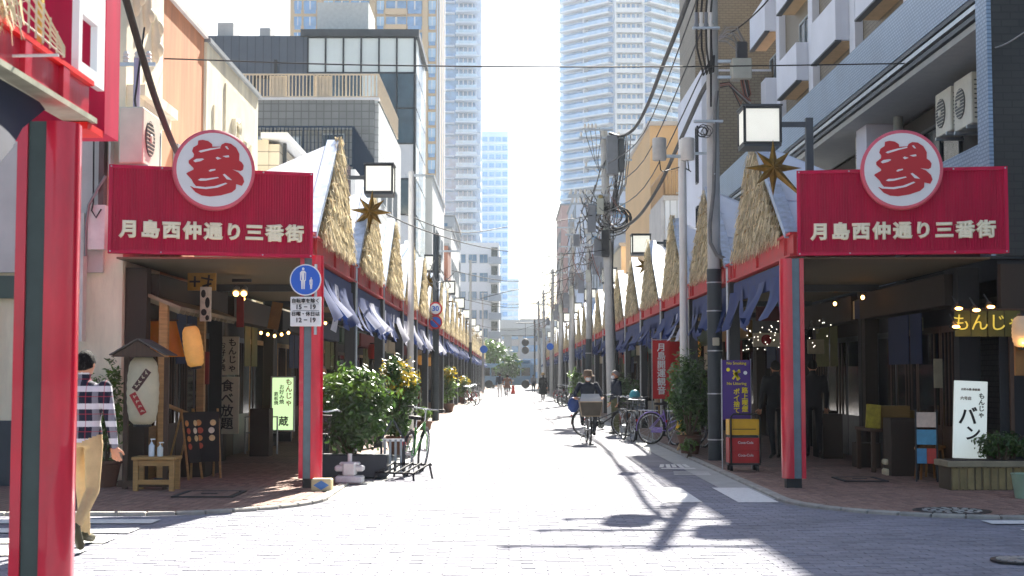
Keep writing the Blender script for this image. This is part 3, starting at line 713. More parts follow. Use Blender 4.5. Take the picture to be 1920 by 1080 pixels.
railing(t,'balcony_railing',M('dark_blue_railing','2c3f52',.4,.4),(-9.2,48.75),(-5.4,48.75),8.7,10.1,.13,.018); railing(t,'balcony_railing',M('dark_blue_railing'),(-5.36,48.75),(-5.36,56),8.62,10.1,.13,.018)
for y in (58.5,61.5,64.5):
    for z in (6.2,9.2): window(t,'x+',y,z,1.5,1.4,at=-5.19)
# --- left 5: dark clad and glass building
CLAD = TILE('slate_cladding','515a66','4b5460','3c434c',.45,40,'y',.45,.03,off=0,v=.06)
GLZ = M('painted_sky_glass','dfe6e0',.15,v=.08,vs=.3,spec=.6); GLD = M('teal_dark_glass','34484f',.05,v=.5,vs=.5,spec=1,m=.2)  # GLZ: white sky reflection put into the pane colour
t = bld('glass_fronted_building','dark clad building with tall glass corner on the left', -19,-11.3,79,96,20.6,CLAD)
part(t,'glass_core',M('pale_interior','b9beb9',.8),(-11.3,-5.3,79.2,88,0,20.5)); part(t,'roof_edge',DGREY,(-11.7,-5.05,78.85,88.1,20.55,20.95))
for i in range(6):
    x0 = -11.3+i*1.0
    for j in range(9):
        z0 = 20.5-1.0-(j+1)*2.0+1.0; 
        if z0 < 3: continue
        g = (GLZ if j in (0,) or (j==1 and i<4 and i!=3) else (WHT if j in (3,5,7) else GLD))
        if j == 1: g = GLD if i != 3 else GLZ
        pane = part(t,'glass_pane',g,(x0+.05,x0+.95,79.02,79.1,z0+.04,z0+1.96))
    part(t,'mullion',FRMD,(x0-.045,x0+.045,78.95,79.15,3,20.5))
part(t,'mullion',FRMD,(-5.35,-5.22,78.95,79.15,3,20.5))
for j in range(9): part(t,'transom',FRMD,(-11.3,-5.3,78.97,79.12,20.5-j*2.0-.04,20.5-j*2.0+.04))
for j in range(9):
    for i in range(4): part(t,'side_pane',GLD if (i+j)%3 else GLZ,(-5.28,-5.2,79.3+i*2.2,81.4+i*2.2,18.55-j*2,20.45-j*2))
m_ = MB()
part(t,'drain_pipe',BLK,(-14.3,-14.15,78.8,78.98,16.5,18.3),(-14.15,-13.0,78.8,78.98,18.15,18.3),(-13.15,-13.0,78.8,78.98,18.3,19.2))
for i in range(3): 
    o = MB().lathe([(.25,0),(.25,.12),(.2,.16)],14,M=Matrix.Rotation(PI/2,4,'X')).o('vent_cap',WHT,t); o.location=(-16.2+.62*i-t.location.x,-.02,16.9)
part(t,'roof_box',M('roof_box_white','cfd0cb',.6),(-11.2,-8.2,82,86,20.95,23.3)); part(t,'roof_box',PALE,(-16.6,-15.7,80,82,20.6,21.6)); part(t,'roof_box',PALE,(-14.2,-13.6,80,82,20.6,21.3))
# --- far left row
FAR = [('pale_office_block','pale grey office block far down the left side',-22,-5.4,100,118,15.5,'b9bab8'),('brown_brick_house','narrow reddish brown house far down the left side',-9,-5.2,121,127,12.6,'8a5a46'),
       ('white_flats','white flats past the brown house far left',-16,-5.3,130,150,15,'cfcfca'),('grey_corner_block','grey block at the far left end of the street',-24,-6,156,176,19,'a9adb0')]
for nm,lab,x0,x1,y0,y1,z1,c in FAR:
    t = bld(nm,lab,x0,x1,y0,y1,z1,M(nm+'_wall',c,.75,v=.1,vs=.5))
    part(t,'coping',M('grey_coping'),(x0-.1,x1+.12,y0-.1,y1+.1,z1+.002,z1+.2))
    nx = max(1,min(3,int((x1-x0)/3)))
    for fl in range(int((z1-4)/3)):
        for i in range(nx): window(t,'y',x1-1.4-2.4*i,5.6+3*fl,1.4,1.5,BGLASS,FRM,1,y0-.01)
        for i in range(int((y1-y0)/4)): window(t,'x+',y0+2+4*i,5.6+3*fl,1.8,1.5,DGLASS,FRM,1,x1+.01)
t = bld('slate_house','small slate coloured house between the glass building and the flats',-12,-5.3,88.3,99.5,9.0,M('slate_house_wall','6c7278',.7,v=.1)) 
for y in (91,95): window(t,'x+',y,6.8,1.8,1.4,DGLASS,FRM,1,-5.29)

# --- right 1: apartment building with blue tiled band
BT = TILE('blue_grey_tiles','8298ae','768ea6','5a7086',.12,.055,'x',.35,.012,v=.1); BTY = TILE('blue_grey_tiles_front','7c97ae','6f8aa2','4c6175',.24,.085,'y',.35,.012,v=.1)
DKT = TILE('dark_tiles','2a2a26','232320','181816',.24,.1,'y',.5,.01); OLV = TILE('olive_tiles','7d7464','756c5d','5f574b',.24,.1,'x',.6,.012,v=.1)
LAV = M('pale_render','c9ccd6',.75,v=.06,vs=.8); TAN = M('tan_soffit','c3a884',.8,v=.1)
t = bld('blue_tiled_apartment_block','apartment block with blue tiled band and white balconies on the right', 9.2,24,19.0,47,20.5,OLV)
part(t,'front_wall',DKT,(6.5,24,18.9,18.998,3.1,20.4)); part(t,'corner_pier',BT,(6.44,6.499,18.9,19.35,3.1,20.4)); part(t,'recess_wall',BT,(6.5,7.6,19.0,19.35,3.1,6.4))
part(t,'dark_core',M('dark_render','3a3733',.8,v=.15),(7.6,9.19,19.36,46,3.0,6.3))
part(t,'blue_band',BT,(6.46,6.75,19.36,46,6.78,7.6)); part(t,'band_roof',PALE,(6.76,9.19,19.36,46,7.3,7.5))
for i,z in enumerate((6.70,6.60,6.48)): part(t,'band_groove',DGREY if i%2==0 else STEEL,(6.47+.015*i,6.78,19.37,46,z,z+.07))
part(t,'soffit',M('grey_soffit','a3a39c',.7,v=.08),(6.55,7.6,19.36,46,6.36,6.46))
part(t,'street_pier',LAV,(6.9,7.5,27.2,28.0,3.1,6.35)); part(t,'street_pier',LAV,(6.9,7.5,35.5,36.3,3.1,6.35))
for y in (26.4,34.9): 
    MB().cyl((7.3,y,3.2),(7.3,y,6.35),.09,n=10).o('rain_pipe',M('grey_green_pipe','8d948c',.5),t,40,True)
part(t,'lower_band',BT,(6.5,6.9,19.36,26,4.05,4.7)); part(t,'lower_band_cap',DGREY,(6.48,6.95,19.36,26,3.9,4.045))
window(t,'x-',21.2,5.3,2.6,1.3,DGLASS,FRMD,2,7.59); window(t,'x-',24.7,5.3,2.2,1.3,DGLASS,FRMD,1,7.59); window(t,'x-',31,5.2,3,1.6,DGLASS,FRMD,2,7.59)
for k in range(5):
    y = 26.2+5.1*k
    part(t,'white_pier',LAV,(8.98,9.19,y,y+.6,7.55,20.4))
    for fl in range(5):
        zb = 10.35+2.75*(fl-1)
        if fl == 0: zb = 7.62
        part(t,'balcony_parapet',LAV,(8.62,8.76,y+.62,y+3.6,zb,zb+1.15),(8.761,9.19,y+.62,y+.74,zb,zb+1.15)); part(t,'balcony_soffit',TAN,(8.77,9.19,y+.745,y+3.58,zb-.02,zb+.08))
        part(t,'balcony_edge',DGREY,(8.60,8.77,y+.6,y+3.61,zb-.05,zb-.002))
        window(t,'x-',y+1.9,zb+1.35,1.6,1.7,DGLASS,FRM,1,9.19)
part(t,'added_shade_slab',PALE,(6.46,24.2,18.9,49.5,20.502,21.2))  # unseen overhang added to shade the right side of road and crossing
for (px,py,Y,w,h,f,lab) in ((1805,215,20.6,.85,1.35,2,'tall two-fan air conditioner under the blue tiled band'),(1760,240,21.9,.85,.8,1,'middle air conditioner beside the tall two-fan unit'),(1727,252,22.9,.8,.72,1,'rear air conditioner behind the middle unit under the band'),(1567,320,28.3,.85,.75,1,'lone air conditioner on the white pier above the right arcade')):
    p = P(px,py,Y); ac((7.25,Y,p.z), -PI/2, lab, w, h, .38, f)
# --- right 2 and 3
t = bld('white_slab_building','white rendered building with slot windows right of the street', 6.6,9.0,48.2,55,12.0,LAV)
part(t,'front_cladding',TILE('olive_tiles_front','7d7464','756c5d','5f574b',.24,.1,'y',.6,.012,v=.1),(7.0,9.0,48.1,48.199,3,11.9)); part(t,'tower_block',TILE('olive_tiles_front'),(7.5,13,55.1,62,3,21)) if False else None; part(t,'upper_block',MATS['olive_tiles_front'],(7.3,13,55.02,60,12.0,21))

for (y,z) in ((49.3,9.2),(49.3,6.4),(53,9.2),(53,6.4)): window(t,'x-',y,z,.5,2.0,DGLASS,FRMD,0,6.59)
window(t,'y',7.8,9.6,1.3,1.6,DGLASS,FRM,1,48.19); window(t,'y',7.8,6.6,1.3,1.6,DGLASS,FRM,1,48.19)
t = bld('ochre_building','ochre building with railed terrace on the right', 6.6,18,66,80,13.2,M('ochre_render','d4b184',.8,v=.06,vs=.4))
part(t,'terrace_wall',TILE('white_corrugated','dcdfe0','d2d6d8','aeb3b5',.3,30,'y',.5,.03,off=0,v=.05),(6.7,14,60.5,60.7,3,9.0)); part(t,'terrace_slab',PALE,(6.6,14,60.4,66,9.002,9.2)); part(t,'terrace_side',PALE,(6.55,6.69,60.7,66,3,9.0))
railing(t,'terrace_railing',M('tan_railing','a98a66',.5,v=.1),(6.65,60.5),(14,60.5),9.2,10.3,.16,.022); railing(t,'terrace_railing',M('tan_railing'),(6.65,60.5),(6.65,66),9.2,10.3,.2,.022)
part(t,'coping',PALE,(6.5,18,65.9,80,13.202,13.4)); window(t,'y',10.5,7.2,2,1.6,DGLASS,FRM,1,60.48)
ac((8.2,65.6,9.25),0,'small air conditioner on the terrace of the ochre building',.9,.75,.35)
t = bld('low_white_shop','low white building in front of the ochre terrace', 6.5,12,55.4,60.2,6.6,WHT); window(t,'x-',57.5,5.2,1.6,1.2,DGLASS,FRM,1,6.49); window(t,'y',8.2,5.2,1.6,1.2,DGLASS,FRM,1,55.39)
FARR = [('grey_blue_block','grey blue block beyond the wires on the right',6.6,16,100,125,11.5,'aab4c2'),('beige_walkup','beige walk-up house far down the right side',6.5,14,82,98,9.0,'c4b59a'),('pink_brick_block','tall pinkish brick block far down the right side',6.0,20,162,178,21,'b79a92'),('white_terrace_house','pale blue grey house far down the right side',6.6,12,138,158,19.5,'b4bfce')]
for nm,lab,x0,x1,y0,y1,z1,c in FARR:
    t = bld(nm,lab,x0,x1,y0,y1,z1,M(nm+'_wall',c,.75,v=.1,vs=.5)); part(t,'coping',M('grey_coping'),(x0-.12,x1,y0-.1,y1+.1,z1+.002,z1+.2))
    for fl in range(int((z1-4)/3)):
        for i in range(2): window(t,'y',x0+1.6+2.6*i,5.6+3*fl,1.4,1.5,BGLASS,FRM,1,y0-.01)
        for i in range(int((y1-y0)/4)): window(t,'x-',y0+2+4*i,5.6+3*fl,1.8,1.5,DGLASS,FRM,1,x0-.01)

# ------------------------------------------------------------------ distant towers
TBE = M('tower_beige','c8ad88',.8,v=.06,vs=.1); TWH = M('tower_white','d9dde0',.7,v=.05,vs=.1); TBG = M('tower_blue_glass','6896c6',.12,v=.35,vs=.35,spec=1); TSL = M('tower_slab_blue','b4c8de',.6,v=.08,vs=.2)
TPB = M('tower_pale_blue','b8cde0',.5,v=.08,vs=.2); TLG = M('tower_light_glass','a3c6e2',.15,v=.25,vs=.4,spec=1); TRIB = M('tower_ribs','d4d4d6',.6,v=.05)
# A: beige residential tower
Y = 262; x0 = P(540,400,Y).x; x1 = P(822,400,Y).x
t = bld('beige_residential_tower','beige residential tower with blue windows rising on the upper left',x0,x1,Y,Y+26,88,TBE); fh = 3.0
bays = [(548,562,0),(566,590,0),(604,622,0),(624,652,1),(655,690,0),(704,718,0),(722,760,1),(762,790,0),(802,816,0)]
GB = [(P(a,400,Y).x, P(b,400,Y).x, k) for a,b,k in bays]
pm = {}
for i,(a,b,k) in enumerate(GB):
    w = b-a
    pm[i] = (MB().box(0,w,-.12,.05,.75,2.45).mesh('window_band'), MB().box(.1,w-.1,-.18,-.121,.0,.72).mesh('glass_balustrade'), MB().box(-.1,w+.1,-1.2,-.02,-.35,.75).mesh('balcony'), MB().box(w*.45,w*.55,-.16,-.121,.8,2.4).mesh('mullion'))
for fl in range(7,29):
    for i,(a,b,k) in enumerate(GB):
        loc = (a-t.location.x, 0, fl*fh)
        mk('window_band', pm[i][0], TBG if (i+fl)%3 else TLG, t, loc); mk('mullion', pm[i][3], TWH, t, loc)
        mk('balcony', pm[i][2], TBE, t, loc) if k else mk('glass_balustrade', pm[i][1], TBG, t, loc)
for px in (597,697,796): part(t,'pier',TBE,(P(px-5,400,Y).x,P(px+5,400,Y).x,Y-.9,Y-.02,0,88))
part(t,'corner_ribs',TRIB,*[(P(818+i*4.2,400,Y).x,P(820.6+i*4.2,400,Y).x,Y-.6,Y+1,0,88) for i in range(4)])
# B: blue balcony tower
Y = 392; xa, xm, xb_ = P(832,400,Y).x, P(852,400,Y).x, P(900,400,Y).x
t = bld('blue_balcony_tower','tall blue tower with stacked balcony slabs left of the sky gap',xa,xb_-1.6,Y,Y+30,125,TBG); fh = 3.1
s1 = MB().box(xa-.1,xm,Y-1.6,Y-.02,0,.35).mesh('slab'); s2 = MB().box(xm+.3,xb_,Y-3.2,Y-.02,.0,.4).mesh('slab'); s3 = MB().box(xm+.5,xb_-1,Y-3.1,Y-2.95,.4,1.25).mesh('balustrade'); s4 = MB().box(xb_-1.6,xb_,Y-.01,Y+28,0,.4).mesh('slab')
for fl in range(12,40):
    for me,mt in ((s1,TSL),(s2,TSL),(s3,TLG),(s4,TSL)): 
        o = mk(me.name.split('.')[0], me, mt, t, (-t.location.x,-t.location.y,fl*fh))
for k in range(5): part(t,'column',TSL,(xm+1+k*1.25,xm+1.25+k*1.25,Y-.6,Y-.02,0,124))
# C, D: paler towers in the gap
for nm,lab,pa,pb,py,Y,mw,mg,nb in (('pale_slim_tower','pale slim tower behind the blue balcony tower',903,953,246,500,TPB,TBG,4),('small_far_tower','small far tower at the foot of the sky gap',951,973,522,640,TPB,TLG,2)):
    xa, xb_ = P(pa,400,Y).x, P(pb,400,Y).x; zt = P(900,py,Y).z
    t = bld(nm,lab,xa,xb_,Y,Y+25,zt,mw); n = int(zt/3.1); w = (xb_-xa)/nb
    wm = MB().box(.14*w,.86*w,-.25,-.01,.8,2.3).mesh('window_band'); sl = MB().box(0,xb_-xa,-.6,-.02,0,.3).mesh('slab')
    for fl in range(5,n):
        mk('slab', sl, TWH, t, (xa-t.location.x,0,fl*3.1))
        for i in range(nb): mk('window_band', wm, mg if i<nb-1 or nb<3 else TLG, t, (xa-t.location.x+i*w,0,fl*3.1))
# E: white-blue chevron tower on the right
Y = 430; xl, xc0, xc1, xr = P(1056,300,Y+14).x, P(1153,300,Y).x, P(1208,300,Y).x, P(1292,300,Y+14).x
t = thing('white_chevron_tower','huge pale blue and white tower with angled balcony wings right of the sky gap','tower',((xc0+xc1)/2,Y,0))
MB().prism([(xc0,Y),(xc1,Y),(xr,Y+14),(xr,Y+40),(xl,Y+40),(xl,Y+14)],0,135,'z').o('core',TPB,t,world=True)
def wing(p,q,n0):
    p,q = Vector((*p,0)),Vector((*q,0)); d=(q-p); nn = Vector((d.y,-d.x,0)).normalized(); 
    if nn.y>0: nn=-nn
    return p,q,nn
for (pp_,qq_) in (((xl,Y+14),(xc0,Y)),((xc1,Y),(xr,Y+14))):
    p,q,nn = wing(pp_,qq_,0); d=(q-p)
    def slab(o0,o1,z0,z1,a=0.0,b=1.0):
        A,B = p+d*a,p+d*b; vs=[A+nn*o0,B+nn*o0,B+nn*o1,A+nn*o1]
        return MB().add([(v.x-t.location.x,v.y-t.location.y,z0) for v in vs]+[(v.x-t.location.x,v.y-t.location.y,z1) for v in vs],[(0,1,2,3),(7,6,5,4),(0,4,5,1),(1,5,6,2),(2,6,7,3),(3,7,4,0)])
    sm = slab(.02,2.6,0,.45,.02,.98).mesh('balcony_slab'); gm = slab(2.45,2.6,.46,1.5,.04,.98).mesh('balustrade'); wm = slab(.03,.2,.5,2.6,.03,.97).mesh('window_band')
    fins = slab(.2,2.3,.5,2.9,.485,.5).mesh('party_fin')
    for fl in range(10,42):
        z = fl*3.12
        mk('balcony_slab',sm,TWH,t,(0,0,z)); mk('balustrade',gm,TLG,t,(0,0,z)); mk('window_band',wm,TBG,t,(0,0,z)); mk('party_fin',fins,TWH,t,(0,0,z))
w_ = xc1-xc0
cb = MB().box(.02*w_,.98*w_,-2.4,-.02,0,1.35).mesh('bay_spandrel'); cw = MB().box(.12*w_,.85*w_,-.4,-.02,1.4,3.0).mesh('window_band')
pl = MB().box(0,.5,-.5,-.41,1.45,2.95).mesh('mullion')
for fl in range(10,42):
    o = mk('bay_spandrel',cb,TWH,t,(xc0-t.location.x,0,fl*3.12)); o = mk('window_band',cw,TBG if fl%4 else TLG,t,(xc0-t.location.x,0,fl*3.12))
    for i in range(4): mk('mullion',pl,TWH,t,(xc0-t.location.x+w_*(.2+.17*i),0,fl*3.12))
for x in (xc0,xc1-.5): MB().box(x,x+.5,Y-2.6,Y-.01,0,135).o('bay_fin',TWH,t,world=True)
# ------------------------------------------------------------------ shop fronts under the canopies
WARM = M('warm_bulb', 'ffd08a', .4, v=0, e=5, ec='ffb45a'); WARMS = M('warm_paper', 'd8b066', .7, v=.15, vs=6, e=.06, ec='e89a3a')
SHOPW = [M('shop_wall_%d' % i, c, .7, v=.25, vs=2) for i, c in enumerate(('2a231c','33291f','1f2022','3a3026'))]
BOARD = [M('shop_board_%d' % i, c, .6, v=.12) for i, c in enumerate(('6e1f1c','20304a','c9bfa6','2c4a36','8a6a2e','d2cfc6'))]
NOREN = [M('noren_cloth_%d' % i, c, .8, v=.15) for i, c in enumerate(('1d2a4a','7a1f22','5a5a2a','b8b09a'))]
SHOPN = ['もんじゃ','お好み焼','鉄板焼','喫茶','食堂','酒場','和菓子','海鮮','惣菜','薬局']
def shop(side, xf, y, L_, idx, lab):
    s = side; rnd = random.Random(idx*7+(3 if s > 0 else 5)); t = thing('shop', lab, 'shop', (xf, y, ZW), 0, 'shop fronts under the arcades')
    def bx(nm, mat, d0, d1, y0, y1, z0, z1, par=None):    # d = distance out from the facade
        a, b = sorted((d0*s, d1*s)); return MB().box(a, b, y0, y1, z0, z1).o(nm, mat, par or t)
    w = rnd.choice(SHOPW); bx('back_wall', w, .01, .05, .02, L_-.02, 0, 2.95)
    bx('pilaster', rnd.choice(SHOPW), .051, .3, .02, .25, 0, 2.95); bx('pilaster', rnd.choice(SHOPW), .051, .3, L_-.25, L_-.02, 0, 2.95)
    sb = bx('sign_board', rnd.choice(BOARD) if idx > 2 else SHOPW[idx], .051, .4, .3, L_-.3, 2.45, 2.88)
    n = rnd.choice((3,4)); wd = (L_-.6)/n
    for i in range(n):
        y0 = .3+i*wd; d = bx('sliding_door', rnd.choice((DWOOD,FRMD,WOOD)), .051, .10, y0+.02, y0+wd-.02, 0, 2.2)
        bx('pane', DGLASS, .101, .112, y0+.1, y0+wd-.1, .75, 2.1, d)
        for k in range(1, rnd.choice((2,4,6))): bx('lattice_bar', DWOOD, .113, .13, y0+.1+(wd-.2)*k/6, y0+.12+(wd-.2)*k/6, .75, 2.1, d)
    nr = rnd.choice(NOREN) if idx > 2 else NOREN[(0,2,0)[idx]]; nn = rnd.choice((2,3,4))
    for i in range(nn): bx('noren', nr, .34+.02*(i%2), .352+.02*(i%2), L_*.3+i*.62, L_*.3+i*.62+.58, 1.65, 2.4)
    if rnd.random() < .7 and idx > 2:
        yy = rnd.uniform(.6, L_-.6); q = MB().lathe([(.09,-.26),(.15,-.2),(.17,0),(.15,.2),(.09,.26)], 14).o('paper_lantern', rnd.choice((WARMS, M('red_paper','b52a1e',.7,v=.1))), t, 40); q.location = (s*.62, yy, 2.3)
        o2 = MB().lathe([(.09,-.02),(.1,.02)], 12).o('lantern_ring', BLK, q); o2.location = (0,0,.27); o2 = MB().lathe([(.09,-.02),(.1,.02)], 12).o('lantern_ring', BLK, q); o2.location = (0,0,-.27)
    for k in range(rnd.choice((0,0,1))):
        b = MB().ell((0,0,0),(.03,.03,.036),8,6).o('bulb', WARM, t, 180); b.location = (s*rnd.uniform(.5,1.2), rnd.uniform(.4,L_-.4), 2.75)
    for k in range(rnd.choice((1,2,3))):
        y0 = rnd.uniform(.4,L_-1); bx('crate', rnd.choice(BOARD) if idx > 1 else SHOPW[3], .5, .85, y0, y0+.45, .0, rnd.uniform(.3,.9))
ordn = ['nearest','second','third','fourth','fifth','sixth','seventh','eighth','ninth','tenth','eleventh','twelfth']
for side, xf, w_ in ((1,XFL,'left'),(-1,XFR,'right')):
    for k in range(12):
        L_ = 5.4; y = 19.4+5.4*k
        shop(side, xf, y, L_, k, '%s dark shop front under the %s arcade, counting from the gate' % (ordn[k], w_))
    t = thing('shop_row', 'far run of dark shop fronts under the %s arcade' % w_, 'shops', (xf, 84.3, ZW))
    rnd = random.Random(side)
    for k in range(13):
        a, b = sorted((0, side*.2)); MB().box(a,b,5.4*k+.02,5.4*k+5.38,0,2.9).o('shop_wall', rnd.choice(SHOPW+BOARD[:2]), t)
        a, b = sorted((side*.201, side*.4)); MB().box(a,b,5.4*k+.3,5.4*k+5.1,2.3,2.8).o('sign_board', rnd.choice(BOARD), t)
# ---- left corner shop details
LANT = TRANS('lantern_paper', 'e6ddc2', .45, v=.12, vs=4)
def lantern(name, loc, r, h, mat, label, lines=()):
    t = thing(name, label, 'lantern', loc, 0, 'paper lanterns'); pr = []; n = 15
    for i in range(n+1):
        u = i/n; base = r*(.55+.45*min(1, math.sin(PI*min(max(u,.0),1))**.35 if 0<u<1 else 0)); pr.append((base+(.006 if i%2 else 0), -h/2+h*u))
    MB().lathe(pr, 20).o('paper_body', mat, t, 60)
    for z in (-h/2-.03, h/2-.01): MB().lathe([(r*.56,0),(r*.58,.02),(r*.56,.04)], 18, (0,0,z)).o('ring', BLK, t)
    for (s_, sz, dx, dz, tl, mt, v) in lines: txt(s_, sz, mt, t, (dx, -r*1.03+abs(dx)*.35, dz), bold=.03, vert=v, tilt=tl)
    return t
INKB = M('brown_ink','4a2c28',.7,v=.1); INKR = M('red_ink','a02022',.7,v=.1)
p = P(268,733,18.35)
lantern('big_paper_lantern', (p.x,p.y,p.z), .2, .86, LANT, 'big white paper lantern under a small shingled roof by the left shop', [])
lt = [o for o in COL.objects if o.name=='big_paper_lantern'][0]
for (dx,dz,an,mt) in ((.03,.14,-.95,INKB),(-.01,-.16,1.05,INKR)):
    q = MB().bx((0,0,0),(.3,.006,.085)).o('painted_label',mt,lt); q.location=(dx,-.2,dz); q.rotation_euler=(0,an,0)
    for k in range(4):
        MB().bx((-.1+.07*k,-.005,0),(.04,.003,.012),(0,.6*k,0)).o('brush_mark',LANT,q); MB().bx((-.1+.07*k,-.005,.012),(.012,.003,.045),(0,.3*k,0)).o('brush_mark',LANT,q)
t = thing('lantern_stand', 'small shingled roof stand sheltering the big white lantern', 'stand', (p.x,p.y,ZW)); hz = P(268,655,18.35).z-ZW
for sx in (-.26,.26): MB().bx((sx,.18,hz/2-.05),(.06,.06,hz-.1)).o('post', DWOOD, t)
MB().bx((0,.18,.08),(.7,.08,.08)).o('foot_beam', DWOOD, t)
SHG = M('wood_shingle','57504a',.8,v=.3,vs=6,rv=.25)
for sg in (-1,1):
    for r in range(4):
        for c in range(6):
            o = MB().cbox(-.055,.055,-.07,.07,-.008,.008,.003).o('shingle', SHG, t); o.location = (sg*(.05+.085*r), -.26+.11*c, hz+.1-.05*r); o.rotation_euler = (0, sg*.5, 0)
MB().prism([(-.34,hz-.1),(.34,hz-.1),(0,hz+.1)], -.3, -.27, 'y').o('gable_board', DWOOD, t)
p = P(362,650,19.6); lantern('tube_lantern', (p.x,p.y,p.z), .13, .56, WARMS, 'yellow tube shaped lantern hanging beside the orange cloth').rotation_euler = (0,-.16,0)
t = thing('orange_banner_cloth', 'orange hanging shop cloth behind the big lantern', 'cloth', P(300,602,19.9)); 
m = MB(); vs=[(-.22+.44*i/8, .04*math.sin(i*1.1), 0) for i in range(9)]+[(-.24+.54*i/8+.05, .07*math.sin(i*1.1+.5), -.5) for i in range(9)]
m.add(vs,[(i,i+9,i+10,i+1) for i in range(8)]); m.o('cloth', TRANS('orange_cloth','d98a2c',.4), t, 180); MB().cyl((-.26,0,.01),(.26,0,.01),.014,n=6).o('rod', DWOOD, t)
# small tiled eave of the corner shop
t = thing('tiled_eave', 'weathered eave with rafter ends over the left corner shop', 'eave', (XFL,19.5,2.45))
MB().add([(.05,0,.28),(.75,0,0),(.75,4.2,0),(.05,4.2,.28),(.05,0,.23),(.75,0,-.05),(.75,4.2,-.05),(.05,4.2,.23)],[(0,1,2,3),(7,6,5,4),(1,5,6,2),(0,4,5,1),(3,2,6,7)]).o('eave_board', M('weathered_wood','8a8068',.8,v=.25,vs=3), t)
for i in range(14): MB().bx((.4,.15+.3*i,.06),(.66,.06,.07),(0,.38,0)).o('rafter', M('weathered_wood'), t)
def board(name, label, c0, w, h, mat, lines, rz=0, cat='sign', frame=None, glow=0):
    t = thing(name, label, cat, c0, rz); MB().cbox(-w/2,w/2,0,.05,-h/2,h/2,.006).o('panel', mat, t)
    if frame:
        f = .03
        for q in ((-w/2-f,w/2+f,-.012,.06,h/2+.001,h/2+f),(-w/2-f,w/2+f,-.012,.06,-h/2-f,-h/2-.001),(-w/2-f,-w/2-.001,-.012,.06,-h/2,h/2),(w/2+.001,w/2+f,-.012,.06,-h/2,h/2)): MB().box(*q).o('frame', frame, t)
    for (s_, sz, dx, dz, mt, v) in lines: txt(s_, sz, mt, t, (dx,-.006,dz), bold=.02, vert=v, depth=.003)
    return t
OFFW = M('aged_white_board','b9b39c',.6,v=.12)
board('shop_sign_board','upper cream board with black brush lettering on the dark shop post', P(426,667,24.6), .4, .66, OFFW, [('もんじゃ',.15,.09,0,INK,True),('お好み焼',.13,-.09,-.02,INK,True)])
board('shop_sign_board','lower cream board with larger black characters under the lettered board', P(426,760,24.6), .4, .98, OFFW, [('食べ放題',.22,0,0,INK,True)])
LGREEN = M('lit_green_sign','b8d8a0',.4,v=.05,e=.3,ec='c4e6a8')
t = board('lit_green_sign','lit pale green standing sign with red and black lettering', P(530,757,28.5), .42, 1.04, LGREEN, [('もんじゃ',.14,.12,.22,INKR,True),('お好み焼',.1,-.02,.18,INK,True),('鉄板焼',.09,-.13,.1,INK,True),('蔵',.2,.02,-.36,INK,True)], frame=STEEL)
MB().box(-.18,.18,-.05,.12,-.75,-.56).o('stand', BLK, t)
board('hanging_wood_sign','orange wooden hanging box sign in the left shop', P(516,592,26), .2, .5, M('orange_wood','8a5e2c',.6,v=.25), [], rz=0).rotation_euler = (0,.18,.2)
board('festival_poster','ochre board with bold black characters below the canopy', P(378,528,21), .42, .26, M('ochre_board','a07c34',.7,v=.25,vs=8), [])
t = thing('spot_lamps','pair of small spot lamps under the left canopy','lamp',P(445,540,22))
for i in range(2):
    q = MB().lathe([(.04,0),(.06,.1),(.065,.14)],12,M=Matrix.Translation((.12*i,0,0))@Matrix.Rotation(2.2,4,'X')).o('lamp_head',STEEL,t,40); b=MB().ell((.12*i,-.1,-.09),(.045,.045,.045),8,6).o('bulb',WARM,q,180)
MB().bx((.06,.05,.12),(.3,.05,.05)).o('track',BLK,t)
t = thing('string_lights','short string of warm bulbs in the left shop','lights',P(515,630,27)); 
for i in range(5):
    q = MB().lathe([(.02,0),(.02,.05)],8,((i-2)*.13,0,.03+.03*abs(i-2))).o('socket',BLK,t); MB().ell(((i-2)*.13,0,.03*abs(i-2)),(.026,.026,.03),8,6).o('bulb',WARM,q,180)
# wooden side table with hand sanitiser
t = thing('wooden_table','small plain wooden table before the left shop','table',(P(290,915,18.3).x,18.4,ZW))
MB().cbox(-.28,.28,-.2,.2,.4,.44,.006).o('table_top',WOOD,t)
for sx in (-1,1):
    for sy in (-1,1): MB().bx((sx*.23,sy*.15,.2),(.06,.06,.4)).o('leg',WOOD,t)
MB().bx((0,-.15,.12),(.4,.04,.06)).o('stretcher',WOOD,t); MB().bx((0,-.15,.36),(.4,.03,.07)).o('apron',WOOD,t)
tx = t.location.x
for i,(dx,c) in enumerate(((-.06,'d8e2ea'),(.05,'cfd8d6'))):
    b = thing('sanitiser_bottle',('taller white pump bottle on the wooden table','shorter clear pump bottle on the wooden table')[i],'bottle',(tx+dx,18.35,ZW+.441)); h=.2-.04*i
    MB().lathe([(.035,0),(.038,.01),(.038,h*.7),(.015,h*.82),(.015,h*.9)],14).o('bottle_body',M('bottle_%d'%i,c,.3,v=.05),b,40)
    MB().cyl((0,0,h*.9),(0,0,h*1.1),.006,n=6).bx((.015,0,h*1.1),(.06,.018,.014)).o('pump',WHT,b)
BRD = M('chalk_black','1c1b1a',.8,v=.2)
FOODC = [M('food_%d'%i,c,.6,v=.2) for i,c in enumerate(('c98a4a','d8c08a','b4523a','e2d8c0'))]
